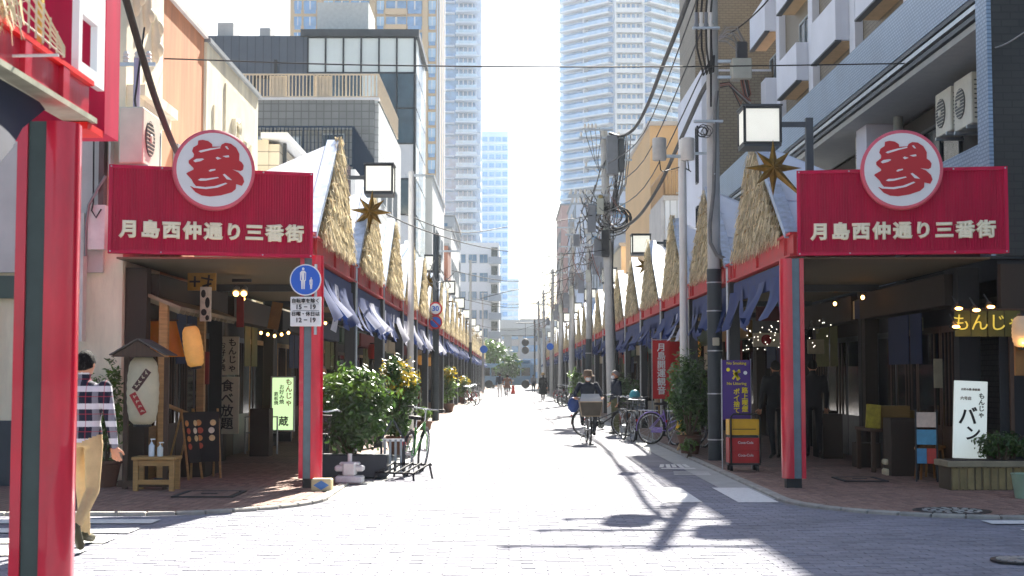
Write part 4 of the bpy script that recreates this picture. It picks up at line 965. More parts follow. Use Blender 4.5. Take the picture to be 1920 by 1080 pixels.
def easel(loc, rz, label, h=.95, w=.42):
    t = thing('menu_easel',label,'menu board',loc,rz)
    for sx in (-1,1):
        MB().cyl((sx*w/2,-.12,0),(sx*w*.42,.03,h),.018,n=5).o('front_leg',WOOD,t); MB().cyl((sx*w*.4,.3,0),(sx*w*.36,.05,h*.95),.016,n=5).o('rear_leg',WOOD,t)
    b = MB().box(-w/2+.02,w/2-.02,-.012,.012,-h*.36,h*.36).o('menu_panel',BRD,t); b.location=(0,-.05,h*.6); b.rotation_euler=(-.15,0,0)
    rnd = random.Random(h)
    for i in range(7):
        q = MB().lathe([(.045,0),(.04,.006)],12,M=Matrix.Rotation(PI/2,4,'X')).o('dish_picture',FOODC[i%4],b); q.location=((i%2-.5)*.18+rnd.uniform(-.02,.02),-.013,h*.2-.11*(i//2))
    return t
easel((P(381,890,20.5).x,20.6,ZW),.35,'dark menu board on an easel with dish pictures beside the left shop',1.0,.42)
easel((P(350,893,20.2).x,20.3,ZW),1.2,'menu board seen edge on, left of the dark easel',1.0,.34)
for i,(x,y,z1) in enumerate(((-4.75,19.6,2.5),(-4.75,22.0,2.5))):
    t = thing('wooden_post',('nearer','farther')[i]+' plain wooden post under the left corner eave','post',(x,y,ZW)); MB().cbox(-.06,.06,-.06,.06,0,z1,.008).o('shaft',WOOD,t); MB().cbox(-.09,.09,-.09,.09,0,.08,.01).o('foot',DGREY,t)
t = thing('ramp_handrail','pale sloping handrail beside the left shop menu boards','handrail',(-4.5,21.6,ZW)); MB().path([(-.5,-1.6,1.15),(.0,0,.75),(.05,.2,.7)],.03,6).o('rail',WOOD,t); MB().cyl((0,0,0),(0,0,.75),.022,n=6).o('post',WOOD,t); MB().cyl((-.45,-1.45,0),(-.45,-1.45,1.1),.022,n=6).o('post',WOOD,t)
t = thing('steel_barrier','short white steel barrier beside the green lit sign','barrier',(P(490,800,27).x,27.0,ZW)); MB().path([(-.3,0,0),(-.3,0,.7),(.3,0,.7),(.3,0,0)],.02,6).o('hoop',STEEL,t); MB().cyl((-.3,0,.4),(.3,0,.4),.015,n=6).o('crossbar',STEEL,t)
for i,(px,py,Y,w,h,c) in enumerate(((450,585,23.5,.12,.5,'8a2020'),(385,570,20.6,.16,.5,'c8c2b0'),(383,690,22,.14,.5,'7a2a26'))):
    board('hanging_strip_sign',('dark red strip sign hanging in the left shop','pale strip sign hanging below the ochre board','dark red strip sign beside the lower cream board')[i],P(px,py,Y),w,h,M('strip_%d'%i,c,.7,v=.2,vs=12),[])
q_ = [o for o in COL.objects if o.name.startswith('festival_poster')][0]
for a_ in ((-.1,0,.16,.03,0),(-.1,0,.03,.16,0),(.08,.04,.18,.025,.2),(.08,-.05,.14,.03,-.3),(.1,0,.03,.2,.1)): MB().bx((a_[0],-.004,a_[1]),(a_[2],.006,a_[3]),(0,a_[4],0)).o('brush_stroke',INK,q_)
q_ = [o for o in COL.objects if o.name=='hanging_strip_sign.001'][0]
for a_ in ((-.03,.15,.05,.06),(.03,.02,.05,.08),(-.02,-.12,.06,.05),(.03,-.2,.04,.04)): MB().ell((a_[0],-.004,a_[1]),(a_[2]*.7,.004,a_[3]),10,6).o('ink_blot',INK,q_)
# ---- right shop details
t = board('emblem_plate','white hanging plate with red round emblem under the right canopy',P(1437,637,27),.5,.26,OFFW,[]); MB().lathe([(.1,0),(.1,.006)],20,M=Matrix.Translation((0,-.002,0))@Matrix.Rotation(PI/2,4,'X')).o('red_disc',M('dull_red_print','8a2026',.6),t)
board('dark_name_plate','dark red hanging plate above the white emblem plate on the right',P(1440,588,27),.45,.28,M('dull_red_board','4a1418',.6,v=.1),[])
board('paper_notice','small pale notice pinned in the right shop',P(1530,650,26),.3,.26,M('notice_paper','8f8a72',.8,v=.2),[])
board('paper_notice','pale square notice hanging near the striped awning',P(1720,608,21.6),.19,.2,M('notice_paper'),[])
board('narrow_notice','narrow pale notice strip beside the right shop door',P(1760,700,20.5),.12,.42,M('notice_paper'),[])

t = thing('striped_awning','grey awning with navy and cream striped valance on the right','awning',(XFR,21,0))
MB().add([(0,0,3.05),(-.35,0,2.82),(-.35,8,2.82),(0,8,3.05),(0,0,3.02),(-.35,0,2.79),(-.35,8,2.79),(0,8,3.02)],[(3,2,1,0),(4,5,6,7),(0,1,5,4),(1,2,6,5),(2,3,7,6)]).o('canvas',M('grey_canvas','6b7274',.8,v=.12),t)
for i in range(20): MB().box(-.365,-.351,.4*i,.4*i+.395,2.5,2.815).o('valance_stripe',NOREN[0] if i%2 else M('cream_canvas','c9bf9c',.8,v=.1),t)
t = thing('noren_curtain','olive shop curtain with yellow lettering at the right edge','curtain',(P(1855,582,18.55).x,18.6,P(1855,582,18.55).z))
for i in range(4): MB().box(-.44+.22*i,-.235+.22*i,-.006+.01*(i%2),.006+.01*(i%2),-.34,0).o('cloth',M('olive_cloth','55562a',.8,v=.15),t)
txt('もんじゃ',.24,M('glowing_yellow_ink','c9b84a',.6,v=.1,e=.15),t,(0,-.02,-.17)); MB().cyl((-.48,0,.015),(.5,0,.015),.014,n=6).o('rod',DWOOD,t)  # lettering given a slight glow of its own, no lamp in it
for i,(px,py) in enumerate(((1795,571),(1828,574),(1855,568),(1790,605))):
    p = P(px,py,18.4); t = thing('spot_lamp',('leftmost','middle','rightmost','lower')[i]+' warm spot lamp above the olive curtain','lamp',p,0,'spot lamps over the olive curtain')
    MB().lathe([(.03,0),(.055,.08)],12,M=Matrix.Rotation(-2.3,4,'X')).o('lamp_head',BLK,t,40); MB().ell((0,-.06,-.055),(.05,.05,.02),10,6).o('bulb',WARM,t,180); MB().cyl((0,0,0),(0,.2,.12),.01,n=5).o('bracket',BLK,t)
# end wall shop facing the crossing at the right edge
t = thing('corner_shop','dark slatted shop facing the crossing at the right edge','shop',(6.5,18.85,ZW))
MB().box(0,6,0,.04,0,3.0).o('back_wall',SHOPW[2],t)
for i in range(26): MB().box(.12+.2*i,.17+.2*i,-.05,-.001,.1,2.2).o('slat',DWOOD,t)
MB().box(0,6,-.12,-.002,2.25,2.95).o('sign_board',SHOPW[1],t)
SIGW = M('backlit_white','d9e2dc',.4,v=.03,e=.1,ec='dfeae4')
p = P(1820,787,19.0)
t = board('white_standing_sign','white backlit standing sign with black brush lettering by the planter',(p.x,19.0,p.z),.44,1.03,SIGW,[('もんじゃ',.085,.14,.19,INK,True),('バ',.26,-.04,.03,INK,False),('ン',.22,.03,-.19,INK,False),('六号店',.05,-.07,.28,INKB,False),('お好み焼 鉄板焼',.035,-.01,.4,INKB,False)],rz=0,frame=None)
t.rotation_euler=(0,.04,0); MB().box(-.2,.2,-.02,.1,-.85,-.53).o('stand',BLK,t)
PLW = TILE('planter_staves','8a7a58','7d6e4f','4d4330',.08,3,'y',.7,.012,off=0)
t = thing('long_planter','long ribbed wooden planter box at the right corner','planter',(P(1785,915,18.3).x,18.35,ZW)); MB().box(0,1.7,0,.5,0,.3).o('box',PLW,t); MB().cbox(-.05,1.75,-.05,.55,.301,.38,.01).o('rim',M('weathered_wood'),t); MB().box(.02,1.68,.02,.48,.36,.384).o('soil',M('soil','2c231a',.95),t)
for i in range(17): MB().box(.02+.1*i,.09+.1*i,-.014,-.001,.02,.29).o('stave',M('stave_wood','86764f',.75,v=.25,vs=5,rv=.15),t)
t = thing('leaflet_stand','leaning leaflet stand with blue and red leaflets near the white sign','leaflet stand',(P(1742,865,19.8).x,19.9,ZW),-.3)
for sx in (-1,1): MB().cyl((sx*.14,-.1,0),(sx*.14,.06,1.0),.015,n=5).o('leg',BLK,t); MB().cyl((sx*.13,.3,0),(sx*.13,.06,.95),.013,n=5).o('rear_leg',BLK,t)
for i,(z,c) in enumerate(((.86,'c9b8a8'),(.62,'4a93b4'),(.36,'3f86ae'))):
    o = MB().bx((0,0,0),(.26 if i!=2 else .13,.012,.21)).o('leaflet',M('leaflet_%d'%i,c,.5,v=.2,vs=9),t); o.location=(0 if i!=2 else -.065,-.1+.16*z-.02,z); o.rotation_euler=(-.16,0,0)
o = MB().bx((0,0,0),(.12,.012,.21)).o('leaflet',M('leaflet_red','b83a2c',.5,v=.2,vs=9),t); o.location=(.066,-.1+.16*.36-.02,.36); o.rotation_euler=(-.16,0,0)
KRAFT = M('kraft_card','8a6a36',.8,v=.15); YEL = M('yellow_plastic','d6a416',.45,v=.08)
t = thing('display_table','low dark display table outside the right shop','table',(5.95,22.2,ZW)); MB().cbox(-.45,.45,-.5,.5,.62,.67,.008).o('table_top',DWOOD,t)
for sx in (-1,1):
    for sy in (-1,1): MB().bx((sx*.4,sy*.45,.31),(.06,.06,.62)).o('leg',DWOOD,t)
for i,(dx,dy,w,h,c,lab) in enumerate(((-.05,-.2,.5,.34,KRAFT,'wide kraft cardboard box on the display table'),(.3,.2,.3,.26,KRAFT,'narrow kraft box behind the wide one on the display table'))):
    o = MB().cbox(-w/2,w/2,-.15,.15,0,h,.006).o('cardboard_box',c); o.location=(5.95+dx,22.2+dy,ZW+.671); tag(o,lab,'box','cardboard boxes')
    MB().box(-w/2+.001,w/2-.001,-.02,.02,h+.001,h+.003).o('tape',M('tape','b09a6a',.4),o)
board('price_card','small yellow price card leaning on the display table',(5.55,21.7,ZW+.86),.22,.36,M('yellow_card','a8962a',.6,v=.3,vs=12),[]).rotation_euler=(-.15,.1,0)
t = thing('fairy_lights','tiny white fairy lights strung under the grey awning','lights',(5.9,26.5,2.3)); rnd=random.Random(5)
FL = M('fairy_bulb','ffffff',.4,v=0,e=1.6,ec='fff2dc'); fme = MB().ell((0,0,0),(.007,.007,.007),6,4).mesh('bulb'); fme.materials.append(FL); pts=[]
for i in range(70):
    q=(rnd.uniform(-.9,.2)-.6+.0, -2.8+i*.075, .12*math.sin(i*.5)+rnd.uniform(-.18,.1)-.05); pts.append((-.6,q[1],.12*math.sin(i*.5)+.05)); mk('bulb',fme,None,t,q)
MB().path(pts,.006,4).o('light_cable',CABLE,t)
p = P(1922,622,18.2); lantern('round_lantern',(p.x,18.2,p.z),.16,.4,LANT,'white paper lantern cut by the right picture edge')
b=MB().ell((p.x-.06,18.1,p.z-.13),(.03,.03,.04),8,6).o('bulb',WARM); tag(b,'bare warm bulb below the white lantern at the right edge','bulb')
board('vertical_wood_sign','vertical wooden name board at the right picture edge',P(1915,668,18.3),.16,.5,M('orange_wood'),[])
def flag_base(loc, label, c, sc=1):
    t = thing('flag_pole_base',label,'flag base',loc); t.scale=(sc,)*3; m=M('plastic_'+c,c,.5,v=.15,vs=8)
    MB().cbox(-.19,.19,-.14,.14,0,.1,.02).o('base_plate',m,t); MB().cbox(-.2,.2,-.1,.1,.16,.24,.02).o('water_tank',m,t); MB().cbox(-.09,.09,-.12,.12,.1,.28,.02).o('hub',m,t); MB().cyl((0,0,.28),(0,0,.4),.032,n=10).o('socket',m,t,40); MB().cbox(-.14,.14,-.08,.08,.241,.285,.015).o('cap',m,t)
flag_base((P(655,897,19.7).x,19.75,ZW),'white plastic flag pole base beside the left hedge','c4c6c8')
flag_base((5.75,21.2,ZW),'cream plastic flag pole base on the right sidewalk','cfc6a4')
t = thing('green_pot','pale green pot cut by the right picture edge','pot',(P(1925,945,17.2).x,17.2,ZW)); MB().lathe([(.13,0),(.17,.28),(.18,.3),(.15,.3),(.14,.25)],20).o('pot_body',M('pale_green_glaze','8fa890',.4,v=.12),t,40); MB().lathe([(.14,.24),(.02,.26)],16).o('soil',M('soil'),t)
for i in range(2):
    t = thing('wooden_stool',('small wooden stool beside the leaflet stand','second wooden stool farther behind the leaflet stand')[i],'stool',(5.95+.25*i,20.3+.6*i,ZW)); MB().cbox(-.15,.15,-.15,.15,.42,.46,.006).o('seat',M('orange_wood'),t)
    for sx in (-1,1):
        for sy in (-1,1): MB().cyl((sx*.14,sy*.14,0),(sx*.11,sy*.11,.42),.018,n=5).o('leg',M('orange_wood'),t)
# no-smoking banner stand and drink crates by the right pole
PUR = M('purple_banner','4b2d7c',.6,v=.08); YTX = M('yellow_print','e3cf2a',.6,v=.05)
p = P(1381,740,22.5); t = thing('no_smoking_banner','purple no smoking banner with yellow lettering on a stand','banner',(p.x+.0,22.5,ZW)); w=.44
MB().box(-w/2,w/2,-.01,.01,.78,1.72).o('cloth',PUR,t)
for (s_,sz,dx,dz,v) in (('No Smoking',.062,0,1.67,False),('No Littering',.062,0,1.35,False),('路上喫煙',.1,.13,1.09,True),('ポイ捨て',.1,-.0,1.07,True)): txt(s_,sz,YTX,t,(dx,-.016,dz),bold=.03 if sz>.07 else .01,vert=v)
fg = MB()
for a,b in (((-.05,1.56),(.05,1.42)),((.05,1.57),(-.06,1.42)),((-.05,1.5),(.06,1.54)),((0,1.5),(.02,1.4))): fg.bx(((a[0]+b[0])/2,-.014,(a[1]+b[1])/2),(math.dist(a,b),.004,.03),(0,-math.atan2(b[1]-a[1],b[0]-a[0]),0))
fg.o('figure_print',YTX,t); MB().lathe([(.03,0),(.03,.004)],14,M=Matrix.Translation((-.13,-.012,1.57))@Matrix.Rotation(PI/2,4,'X')).o('dot_print',YTX,t); MB().lathe([(.03,0),(.03,.004)],14,M=Matrix.Translation((.14,-.012,1.52))@Matrix.Rotation(PI/2,4,'X')).o('dot_print',WHT,t)
for sx in (-1,1): MB().cyl((sx*(w/2+.01),.012,.0),(sx*(w/2+.01),.012,1.74),.01,n=6).o('banner_pole',STEEL,t)
CR = M('crate_red','b5121b',.45,v=.1); 
t = thing('wheeled_dolly','black wheeled dolly under the drink crates','dolly',(p.x+.04,22.2,ZW)); MB().box(-.25,.25,-.17,.17,.1,.13).o('deck',BLK,t); MB().path([(-.21,-.19,.13),(-.21,-.19,.84),(-.17,-.19,.88),(.2,-.19,.88),(.24,-.19,.84),(.24,-.19,.13)],.016,6).o('handle',BLK,t,60)
for sx in (-1,1):
    for sy in (-1,1): MB().cyl((sx*.2-.02,sy*.13,.05),(sx*.2+.02,sy*.13,.05),.05,n=12).o('wheel',RUB,t,40)
for i,(z,h,c,lab) in enumerate(((.131,.19,CR,'lower red drink crate on the dolly'),(.325,.19,CR,'upper red drink crate on the dolly'),(.56,.24,YEL,'yellow plastic crate on top of the red crates'))):
    o = thing('drink_crate',lab,'crate',(p.x+.04,22.2,ZW+z),0,'stacked drink crates'); W_,D_=.235,.16
    for q in ((-W_,W_,-D_,-D_+.02,0,h),(-W_,W_,D_-.02,D_,0,h),(-W_,-W_+.02,-D_+.02,D_-.02,0,h),(W_-.02,W_,-D_+.02,D_-.02,0,h)): MB().box(*q).o('side_panel',c,o)
    MB().box(-W_+.02,W_-.02,-D_+.02,D_-.02,.0,.015).o('bottom',c,o)
    if i<2:
        txt('Coca-Cola',.055,WHT,o,(.02,-D_-.004,h*.62),bold=.01); 
        for k in range(4): MB().lathe([(.012,0),(.012,.05),(.006,.07)],8,(-.12+.09*k,-D_-.02,.0)).o('bottle_print',STEEL,o) if False else None
    else: MB().box(-.18,.18,-D_-.004,-D_-.001,h*.35,h*.4).o('printed_line',INK,o)
o = MB().cbox(-.22,.22,-.15,.15,0,.036,.01).o('bottle_tray',DGREY); o.location=(p.x+.04,22.2,ZW+.517); tag(o,'dark tray between the red and yellow crates','tray')
for sx in (-.1,.05): MB().bx((sx,0,.037),(.1,.2,.002)).o('tray_liner',GREY,o)
# red banners beside the bicycles
RB = M('red_banner','b8151c',.6,v=.1)
for i,(px,Y,ch) in enumerate(((1240,32.5,'月島開運観音'),(1268,33.6,''))):
    p = P(px,690,Y); t = thing('red_vertical_banner',('tall red vertical banner with white characters beside the bicycles','darker red banner just right of the lettered one')[i],'banner',(p.x,Y,ZW),.1); MB().box(-.2,.2,-.008,.008,.95,2.28).o('cloth',RB,t); (txt(ch,.2,WHT,t,(.0,-.014,1.62),vert=True,bold=.02) if ch else None); MB().cyl((-.215,0,0),(-.215,0,2.34),.012,n=6).o('banner_pole',STEEL,t); MB().cyl((-.215,0,2.3),(.2,0,2.3),.008,n=5).o('cross_rod',STEEL,t)
# traffic signs on the left gate pillar
SBLUE = M('sign_blue','0b5cc0',.35,v=.04); SW_ = M('sign_white','e2e0dc',.4,v=.04)
p = P(573,525,18.5); t = thing('pedestrian_sign','round blue sign with white adult and child on the left gate pillar','traffic sign',p)
MB().lathe([(.205,0),(.205,.012)],36,M=Matrix.Rotation(PI/2,4,'X')).o('rim',SW_,t); MB().lathe([(.19,0),(.19,.004)],36,M=Matrix.Translation((0,-.013,0))@Matrix.Rotation(PI/2,4,'X')).o('blue_disc',SBLUE,t)
def pict(sc,ox,oz,par):
    m=MB(); 
    def q(l): m.prism([(ox+x*sc,oz+z*sc) for x,z in l],-.022,-.018,'y')
    q([(-.03,.0),(.03,.0),(.035,.2),(.06,.18),(.055,-.02),(.075,-.02),(.08,.2),(.04,.25),(-.04,.25),(-.085,.2),(-.08,-.02),(-.055,-.02),(-.055,.18)]); q([(-.055,.0),(-.002,.0),(-.01,-.25),(-.045,-.25)]); q([(.002,.0),(.055,.0),(.045,-.25),(.01,-.25)]); q([(.035*math.cos(a/5*PI)+.0,.3+.04*math.sin(a/5*PI)) for a in range(10)]); m.o('figure_print',SW_,par)
pict(.48,-.03,0,t); pict(.26,.075,-.055,t)
p = P(573,584,18.5); t = board('time_plate','white plate with hours in black under the round blue sign',p,.4,.385,SW_,[('自転車を除く',.062,0,.135,INK,False),('15 − 19',.085,0,.055,INK,False),('日曜・休日は',.062,0,-.035,INK,False),('12 − 19',.085,0,-.115,INK,False)],cat='traffic sign')
for z in (.098,.012): MB().box(-.17,.17,-.004,-.001,z-.002,z+.002).o('printed_line',INK,t)
MB().cyl((.12,.06,-.3),(.12,.06,.62),.02,n=8).o('sign_post',STEEL,t,40)
# little ramp block with a blue diamond at the pillar foot
p = G(603,918,.2); t = thing('corner_block','small pale block with a blue diamond at the left pillar foot','block',(P(603,930,18.3).x,18.35,ZW)); MB().cbox(-.13,.13,-.1,.1,0,.16,.015).o('block_body',M('pale_stone','c6b48c',.7,v=.15),t); MB().prism([(-.1,.08),(0,.02),(.1,.08),(0,.14)],-.106,-.101,'y').o('blue_diamond',M('diamond_blue','4a78b4',.5),t)
# ------------------------------------------------------------------ utility poles and cables
POLE = M('pole_concrete','b3b2ae',.75,v=.12,vs=3,b=.1); POLED = M('pole_wrap','353d42',.55,v=.15,vs=4); PORC = M('porcelain','d8d4cc',.3,v=.06); TGREY = M('transformer_grey','74777c',.5,v=.12)
CABC = [CABLE, M('grey_cable','6b6a68',.6,v=.15), M('white_cable','cfcdc8',.5,v=.1), M('brown_cable','7a4a3c',.6,v=.1)]
def tangle(t, name, c, size, n, rnd, r=(.008,.018), mats=CABC):
    """loops of cable hanging round a pole head"""
    for i in range(n):
        a = Vector(c)+Vector((rnd.uniform(-1,1)*size[0],rnd.uniform(-1,1)*size[1],rnd.uniform(-.2,1)*size[2])); b = Vector(c)+Vector((rnd.uniform(-1,1)*size[0],rnd.uniform(-1,1)*size[1],rnd.uniform(-.2,1)*size[2]))
        sag = rnd.uniform(.1,.7)*size[2]; side = Vector((rnd.uniform(-1,1),rnd.uniform(-1,1),0))*size[0]*.5
        pts = [a.lerp(b,k/8)+side*math.sin(PI*k/8)+Vector((0,0,-sag*4*(k/8)*(1-k/8))) for k in range(9)]
        MB().path(pts,rnd.uniform(*r),5).o(name,rnd.choice(mats),t,80)
def insul(t, p, h=.16, par=None):
    o = MB().lathe([(.02,0),(.045,.02),(.03,.05),(.05,.07),(.03,.1),(.045,.12),(.02,h)],10).o('insulator',PORC,par or t,50); o.location=p
def upole(name,label,x,y,h,lean=0,r=.15,wrap=3.4,detail=1,seed=0,transf=True):
    t = thing(name,label,'utility pole',(x,y,ZW),0,'utility poles along the right kerb'); rnd=random.Random(seed)
    MB().path([(0,0,0),(lean*.5,0,h*.5),(lean,0,h)],[r,r*.88,r*.72],14).o('shaft',POLE,t,40)
    if wrap: MB().path([(0,0,.0),(lean*wrap/h,0,wrap)],[r*1.06,r*1.02],14).o('lower_sleeve',POLED,t,40)
    for z in ((.9,1.6,2.4) if wrap else ()): MB().lathe([(r*1.09,0),(r*1.09,.03)],14,(lean*z/h,0,z)).o('band',STEEL,t)
    def cx(z): return lean*z/h
    arms = ((h-.3,1.5),(h-1.2,1.3),(h-2.3,1.1)) if detail else ((h-.3,1.4),(h-1.3,1.1))
    for z,L_ in arms:
        a = MB().bx((0,0,0),(L_,.07,.07)).o('crossarm',STEEL,t); a.location=(cx(z)-.15,-.16,z)
        for k in range(4 if detail else 2): insul(t,((k/(3 if detail else 1)-.5)*L_*.9,0,.04),.16,a)
        MB().cyl((cx(z),-.16,z-.4),(cx(z)-L_*.4,-.16,z),.014,n=5).o('brace',STEEL,t)
    if transf:
        z=h-3.1; q=MB().cbox(-.22,.22,-.2,.2,-.42,.42,.03).o('transformer',TGREY,t); q.location=(cx(z)+.36,-.05,z)
        for k in range(5): MB().box(.22,.26,-.16+.08*k,-.15+.08*k,-.36,.36).o('cooling_fin',TGREY,q)
        for k in range(2): insul(t,(-.1+.2*k,0,.42),.16,q)
    tangle(t,'cable_loop',(cx(h-2.4)-.05,-.2,h-3.0),(.7,.3,1.5),22 if detail else 14,rnd)
    q=MB().cbox(-.13,.13,-.1,.1,-.3,.3,.015).o('junction_box',TGREY,t); q.location=(cx(h-4)-.33,-.12,h-4.0)
    q=MB().cbox(-.1,.1,-.1,.1,-.25,.25,.015).o('junction_box',M('beige_box','b8b29a',.6),t); q.location=(cx(h-3.5)-.05,-.26,h-3.6)
    MB().path([(r*.9,-.1,.3),(r*.95+cx(2),-.12,2.2),(r*.8+cx(h*.6),-.14,h*.6),(cx(h-2.6),-.2,h-2.6)],.022,6).o('riser_pipe',M('grey_cable'),t,60)
    return t
def pole_main():
    x = 3.62; y = 25.0; h = 11.6; t = thing('utility_pole','tall concrete pole with dark sleeve beside the no smoking banner','utility pole',(x,y,ZW),0,'utility poles along the right kerb'); rnd=random.Random(2)
    MB().path([(0,0,0),(0,0,h*.5),(0,0,h)],[.12,.11,.095],18).o('shaft',POLE,t,40); MB().cyl((0,0,0),(0,0,3.35),.132,.128,18).o('lower_sleeve',POLED,t,40)
    for z in (.35,1.15,1.9,2.6,3.1): MB().lathe([(.14,0),(.14,.022)],16,(0,0,z)).o('band',STEEL,t)
    MB().cbox(-.06,.06,-.165,-.13,2.0,2.14,.01).o('sticker_plate',OFFW,t)
    def pz(px,py): p=P(px,py,y-.25); return Vector((p.x-x,-.25,p.z-ZW))
    def pb(nm,mat,x0,y0,x1,y1,d=.2,par=None):
        a,b=pz(x0,y1),pz(x1,y0); return MB().cbox(a.x,b.x,-.25-d/2,-.25+d/2,a.z,b.z,.012).o(nm,mat,par or t)
    pb('equipment_box',M('beige_box','a9a99c',.6),1371,112,1407,150,.3); pb('bracket',STEEL,1345,112,1371,118,.06); pb('bracket',STEEL,1345,142,1371,148,.06)
    pb('splice_closure',M('dark_closure','24242a',.5),1381,80,1400,113,.2)
    for k in range(4):
        b=pz(1306+9*k,55); q=MB().lathe([(.03,0),(.05,.08),(.03,.12),(.035,.3)],10).o('cutout_fuse',PORC if k%2 else TGREY,t,50); q.location=b
        MB().path([b+Vector((0,0,.3)),b+Vector((.02,-.05,.6)),b+Vector((.1,0,1.2))],.02,6).o('lead_wire',CABLE,t,60)
        e=pz(1330+3*k,116-4*k); MB().path([b,b+Vector((0,-.03,-.35)),(b+e)/2+Vector((0,-.06,-.55)),e],.02,6).o('lead_wire',CABLE,t,60)
    pb('crossarm',STEEL,1298,50,1350,55,.08); pb('crossarm',STEEL,1300,225,1356,230,.08)
    for k in range(9):
        a=pz(1348,72+rnd.uniform(-4,6)); b=pz(1385+rnd.uniform(-3,14),84+rnd.uniform(-6,10)); MB().path([a,a.lerp(b,.3)+Vector((0,-.05,rnd.uniform(-.05,.25))),a.lerp(b,.7)+Vector((0,-.05,rnd.uniform(-.1,.3))),b],.011,5).o('drop_wire',CABC[2] if k%3 else CABC[1],t,60)
    for k in range(8):
        a=pz(1350,158+rnd.uniform(-3,8)); b=pz(1385+rnd.uniform(0,18),150); MB().path([a,a+Vector((.15,-.05,.02)),pz(1380+rnd.uniform(0,30),190+rnd.uniform(-12,12)),b+Vector((.05,0,-.25)),b],.013,5).o('drop_wire',CABC[(0,3,0,2,3,0,3,0)[k]],t,80)
    MB().path([pz(1345,170),pz(1341,200),pz(1340,300),pz(1338,360),pz(1331,420),pz(1332,455),pz(1344,478),pz(1370,490)],.035,7).o('riser_cable',M('grey_cable'),t,80)
    MB().path([pz(1333,20),pz(1333,200)],.02,6).o('ground_wire',CABLE,t)
    for k in range(6): c=pz(1322+rnd.uniform(-6,6),243+rnd.uniform(-6,6)); MB().path([c+Vector((.09*math.cos(q*PI/6),.02*k,.09*math.sin(q*PI/6))) for q in range(13)],.008,4).o('cable_coil',CABC[k%2],t,80)
    for z in (5.0,5.9,6.8,7.7): MB().cyl((-.02,-.15,z),(-.02,-.32,z),.012,n=5).o('step_bolt',STEEL,t)
    for z,L_ in ((9.0,1.9),(10.0,2.1),(11.2,2.3)):
        MB().bx((-.3,-.16,z),(L_,.08,.08)).o('crossarm',STEEL,t)
        for k in range(4): insul(t,(-.3+(k/3-.5)*L_*.9,-.16,z+.04))
    q=MB().lathe([(.24,0),(.28,.05),(.28,.75),(.24,.82),(.05,.86)],18).o('pole_transformer',TGREY,t,40); q.location=(-.48,0,8.9)
    q=MB().lathe([(.24,0),(.28,.05),(.28,.75),(.24,.82),(.05,.86)],18).o('pole_transformer',TGREY,t,40); q.location=(.5,0,9.9)
pole_main()
# thin white pole with two antenna drums
t = thing('white_pole','slim white pole carrying two pale antenna drums','pole',(3.52,28.6,ZW)); h=P(1288,262,28.6).z-ZW
MB().cyl((0,0,0),(0,0,h),.085,.075,14).o('shaft',M('white_pole_paint','dcdad6',.5,v=.05),t,40); ANT=M('antenna_plastic','d3cfc8',.5,v=.05)
for px in (1237,1290):
    a=P(px,300,28.4); q=MB().lathe([(.13,0),(.14,.02),(.145,.42),(.13,.45)],18).o('antenna_drum',ANT if px>1250 else M('antenna_grey','b9b7b2',.5),t,40); q.location=(a.x-3.52,-.15,a.z-ZW); MB().path([(a.x-3.52,-.15,a.z-ZW),(a.x-3.5,-.18,a.z-ZW-.2),(a.x-3.45,-.1,a.z-ZW-.22),(0,0,a.z-ZW-.1)],.012,5).o('antenna_lead',CABLE,t,80)
MB().bx((-.26,-.08,h-.35),(.62,.06,.06)).o('bracket',STEEL,t); MB().bx((.35,0,h-.28),(.8,.05,.05)).o('bracket',STEEL,t)
upole('utility_pole','leaning concrete pole thick with transformers and cable loops, second on the right',3.45,47.5,9.75,-.25,.17,0,0,3,False)
o=upole('utility_pole','dark sleeved pole just behind the leaning pole on the right',3.3,59,9.2,.05,.13,3.0,1,4)
for i,(y,h) in enumerate(((74,9.5),(90,9.3),(108,9.6),(128,9.2),(150,9.4))):
    upole('utility_pole','far pole in the receding row on the right, number %s from the dark sleeved pole'%('one','two','three','four','five')[i],3.25,y,h,random.uniform(-.15,.1),.15,0,0,10+i,i<3)
# hardware of the leaning pole
rnd=random.Random(9); lean=[o for o in COL.objects if o.name=='utility_pole.001'][0]
def lp(px,py,d=-.3): p=P(px,py,47.5+d); return Vector((p.x-3.45,d,p.z-ZW))
def lbox(nm,mat,x0,y0,x1,y1,d=.3,at=-.35):
    a,b=lp(x0,y1,at),lp(x1,y0,at); return MB().cbox(a.x,b.x,at-d/2,at+d/2,a.z,b.z,.02).o(nm,mat,lean)
q=lbox('large_transformer',TGREY,1137,256,1158,328,.5); lbox('cooling_radiator',DGREY,1159,262,1170,322,.4)
lbox('switch_box',TGREY,1102,384,1117,436,.25); lbox('meter_box',M('beige_box'),1119,372,1132,402,.25); lbox('meter_box',M('brass_box','a08a4c',.5,v=.2),1122,366,1130,374,.2)
lbox('switch_box',TGREY,1075,440,1086,462,.2); lbox('closure_bag',BLK,1128,432,1142,482,.25)
for (x0,x1,py) in ((1093,1150,243),(1066,1140,366),(1070,1130,382),(1060,1150,440),(1150,1185,300),(1150,1190,262)):
    a,b=lp(x0,py),lp(x1,py); MB().bx((a+b)/2,((b-a).length,.06,.06)).o('crossarm',STEEL,lean)
    for k in range(4): c=a.lerp(b,.06+.12*k); insul(lean,(c.x,c.y,c.z+.03),.18)
for k in range(14):
    x=1158+rnd.uniform(0,28); MB().path([lp(x,258+rnd.uniform(-6,6)),lp(x-3,300),lp(x-8+rnd.uniform(-4,4),345),lp(1150+rnd.uniform(-8,8),392)],.016,5).o('lead_wire',CABC[k%2],lean,80)
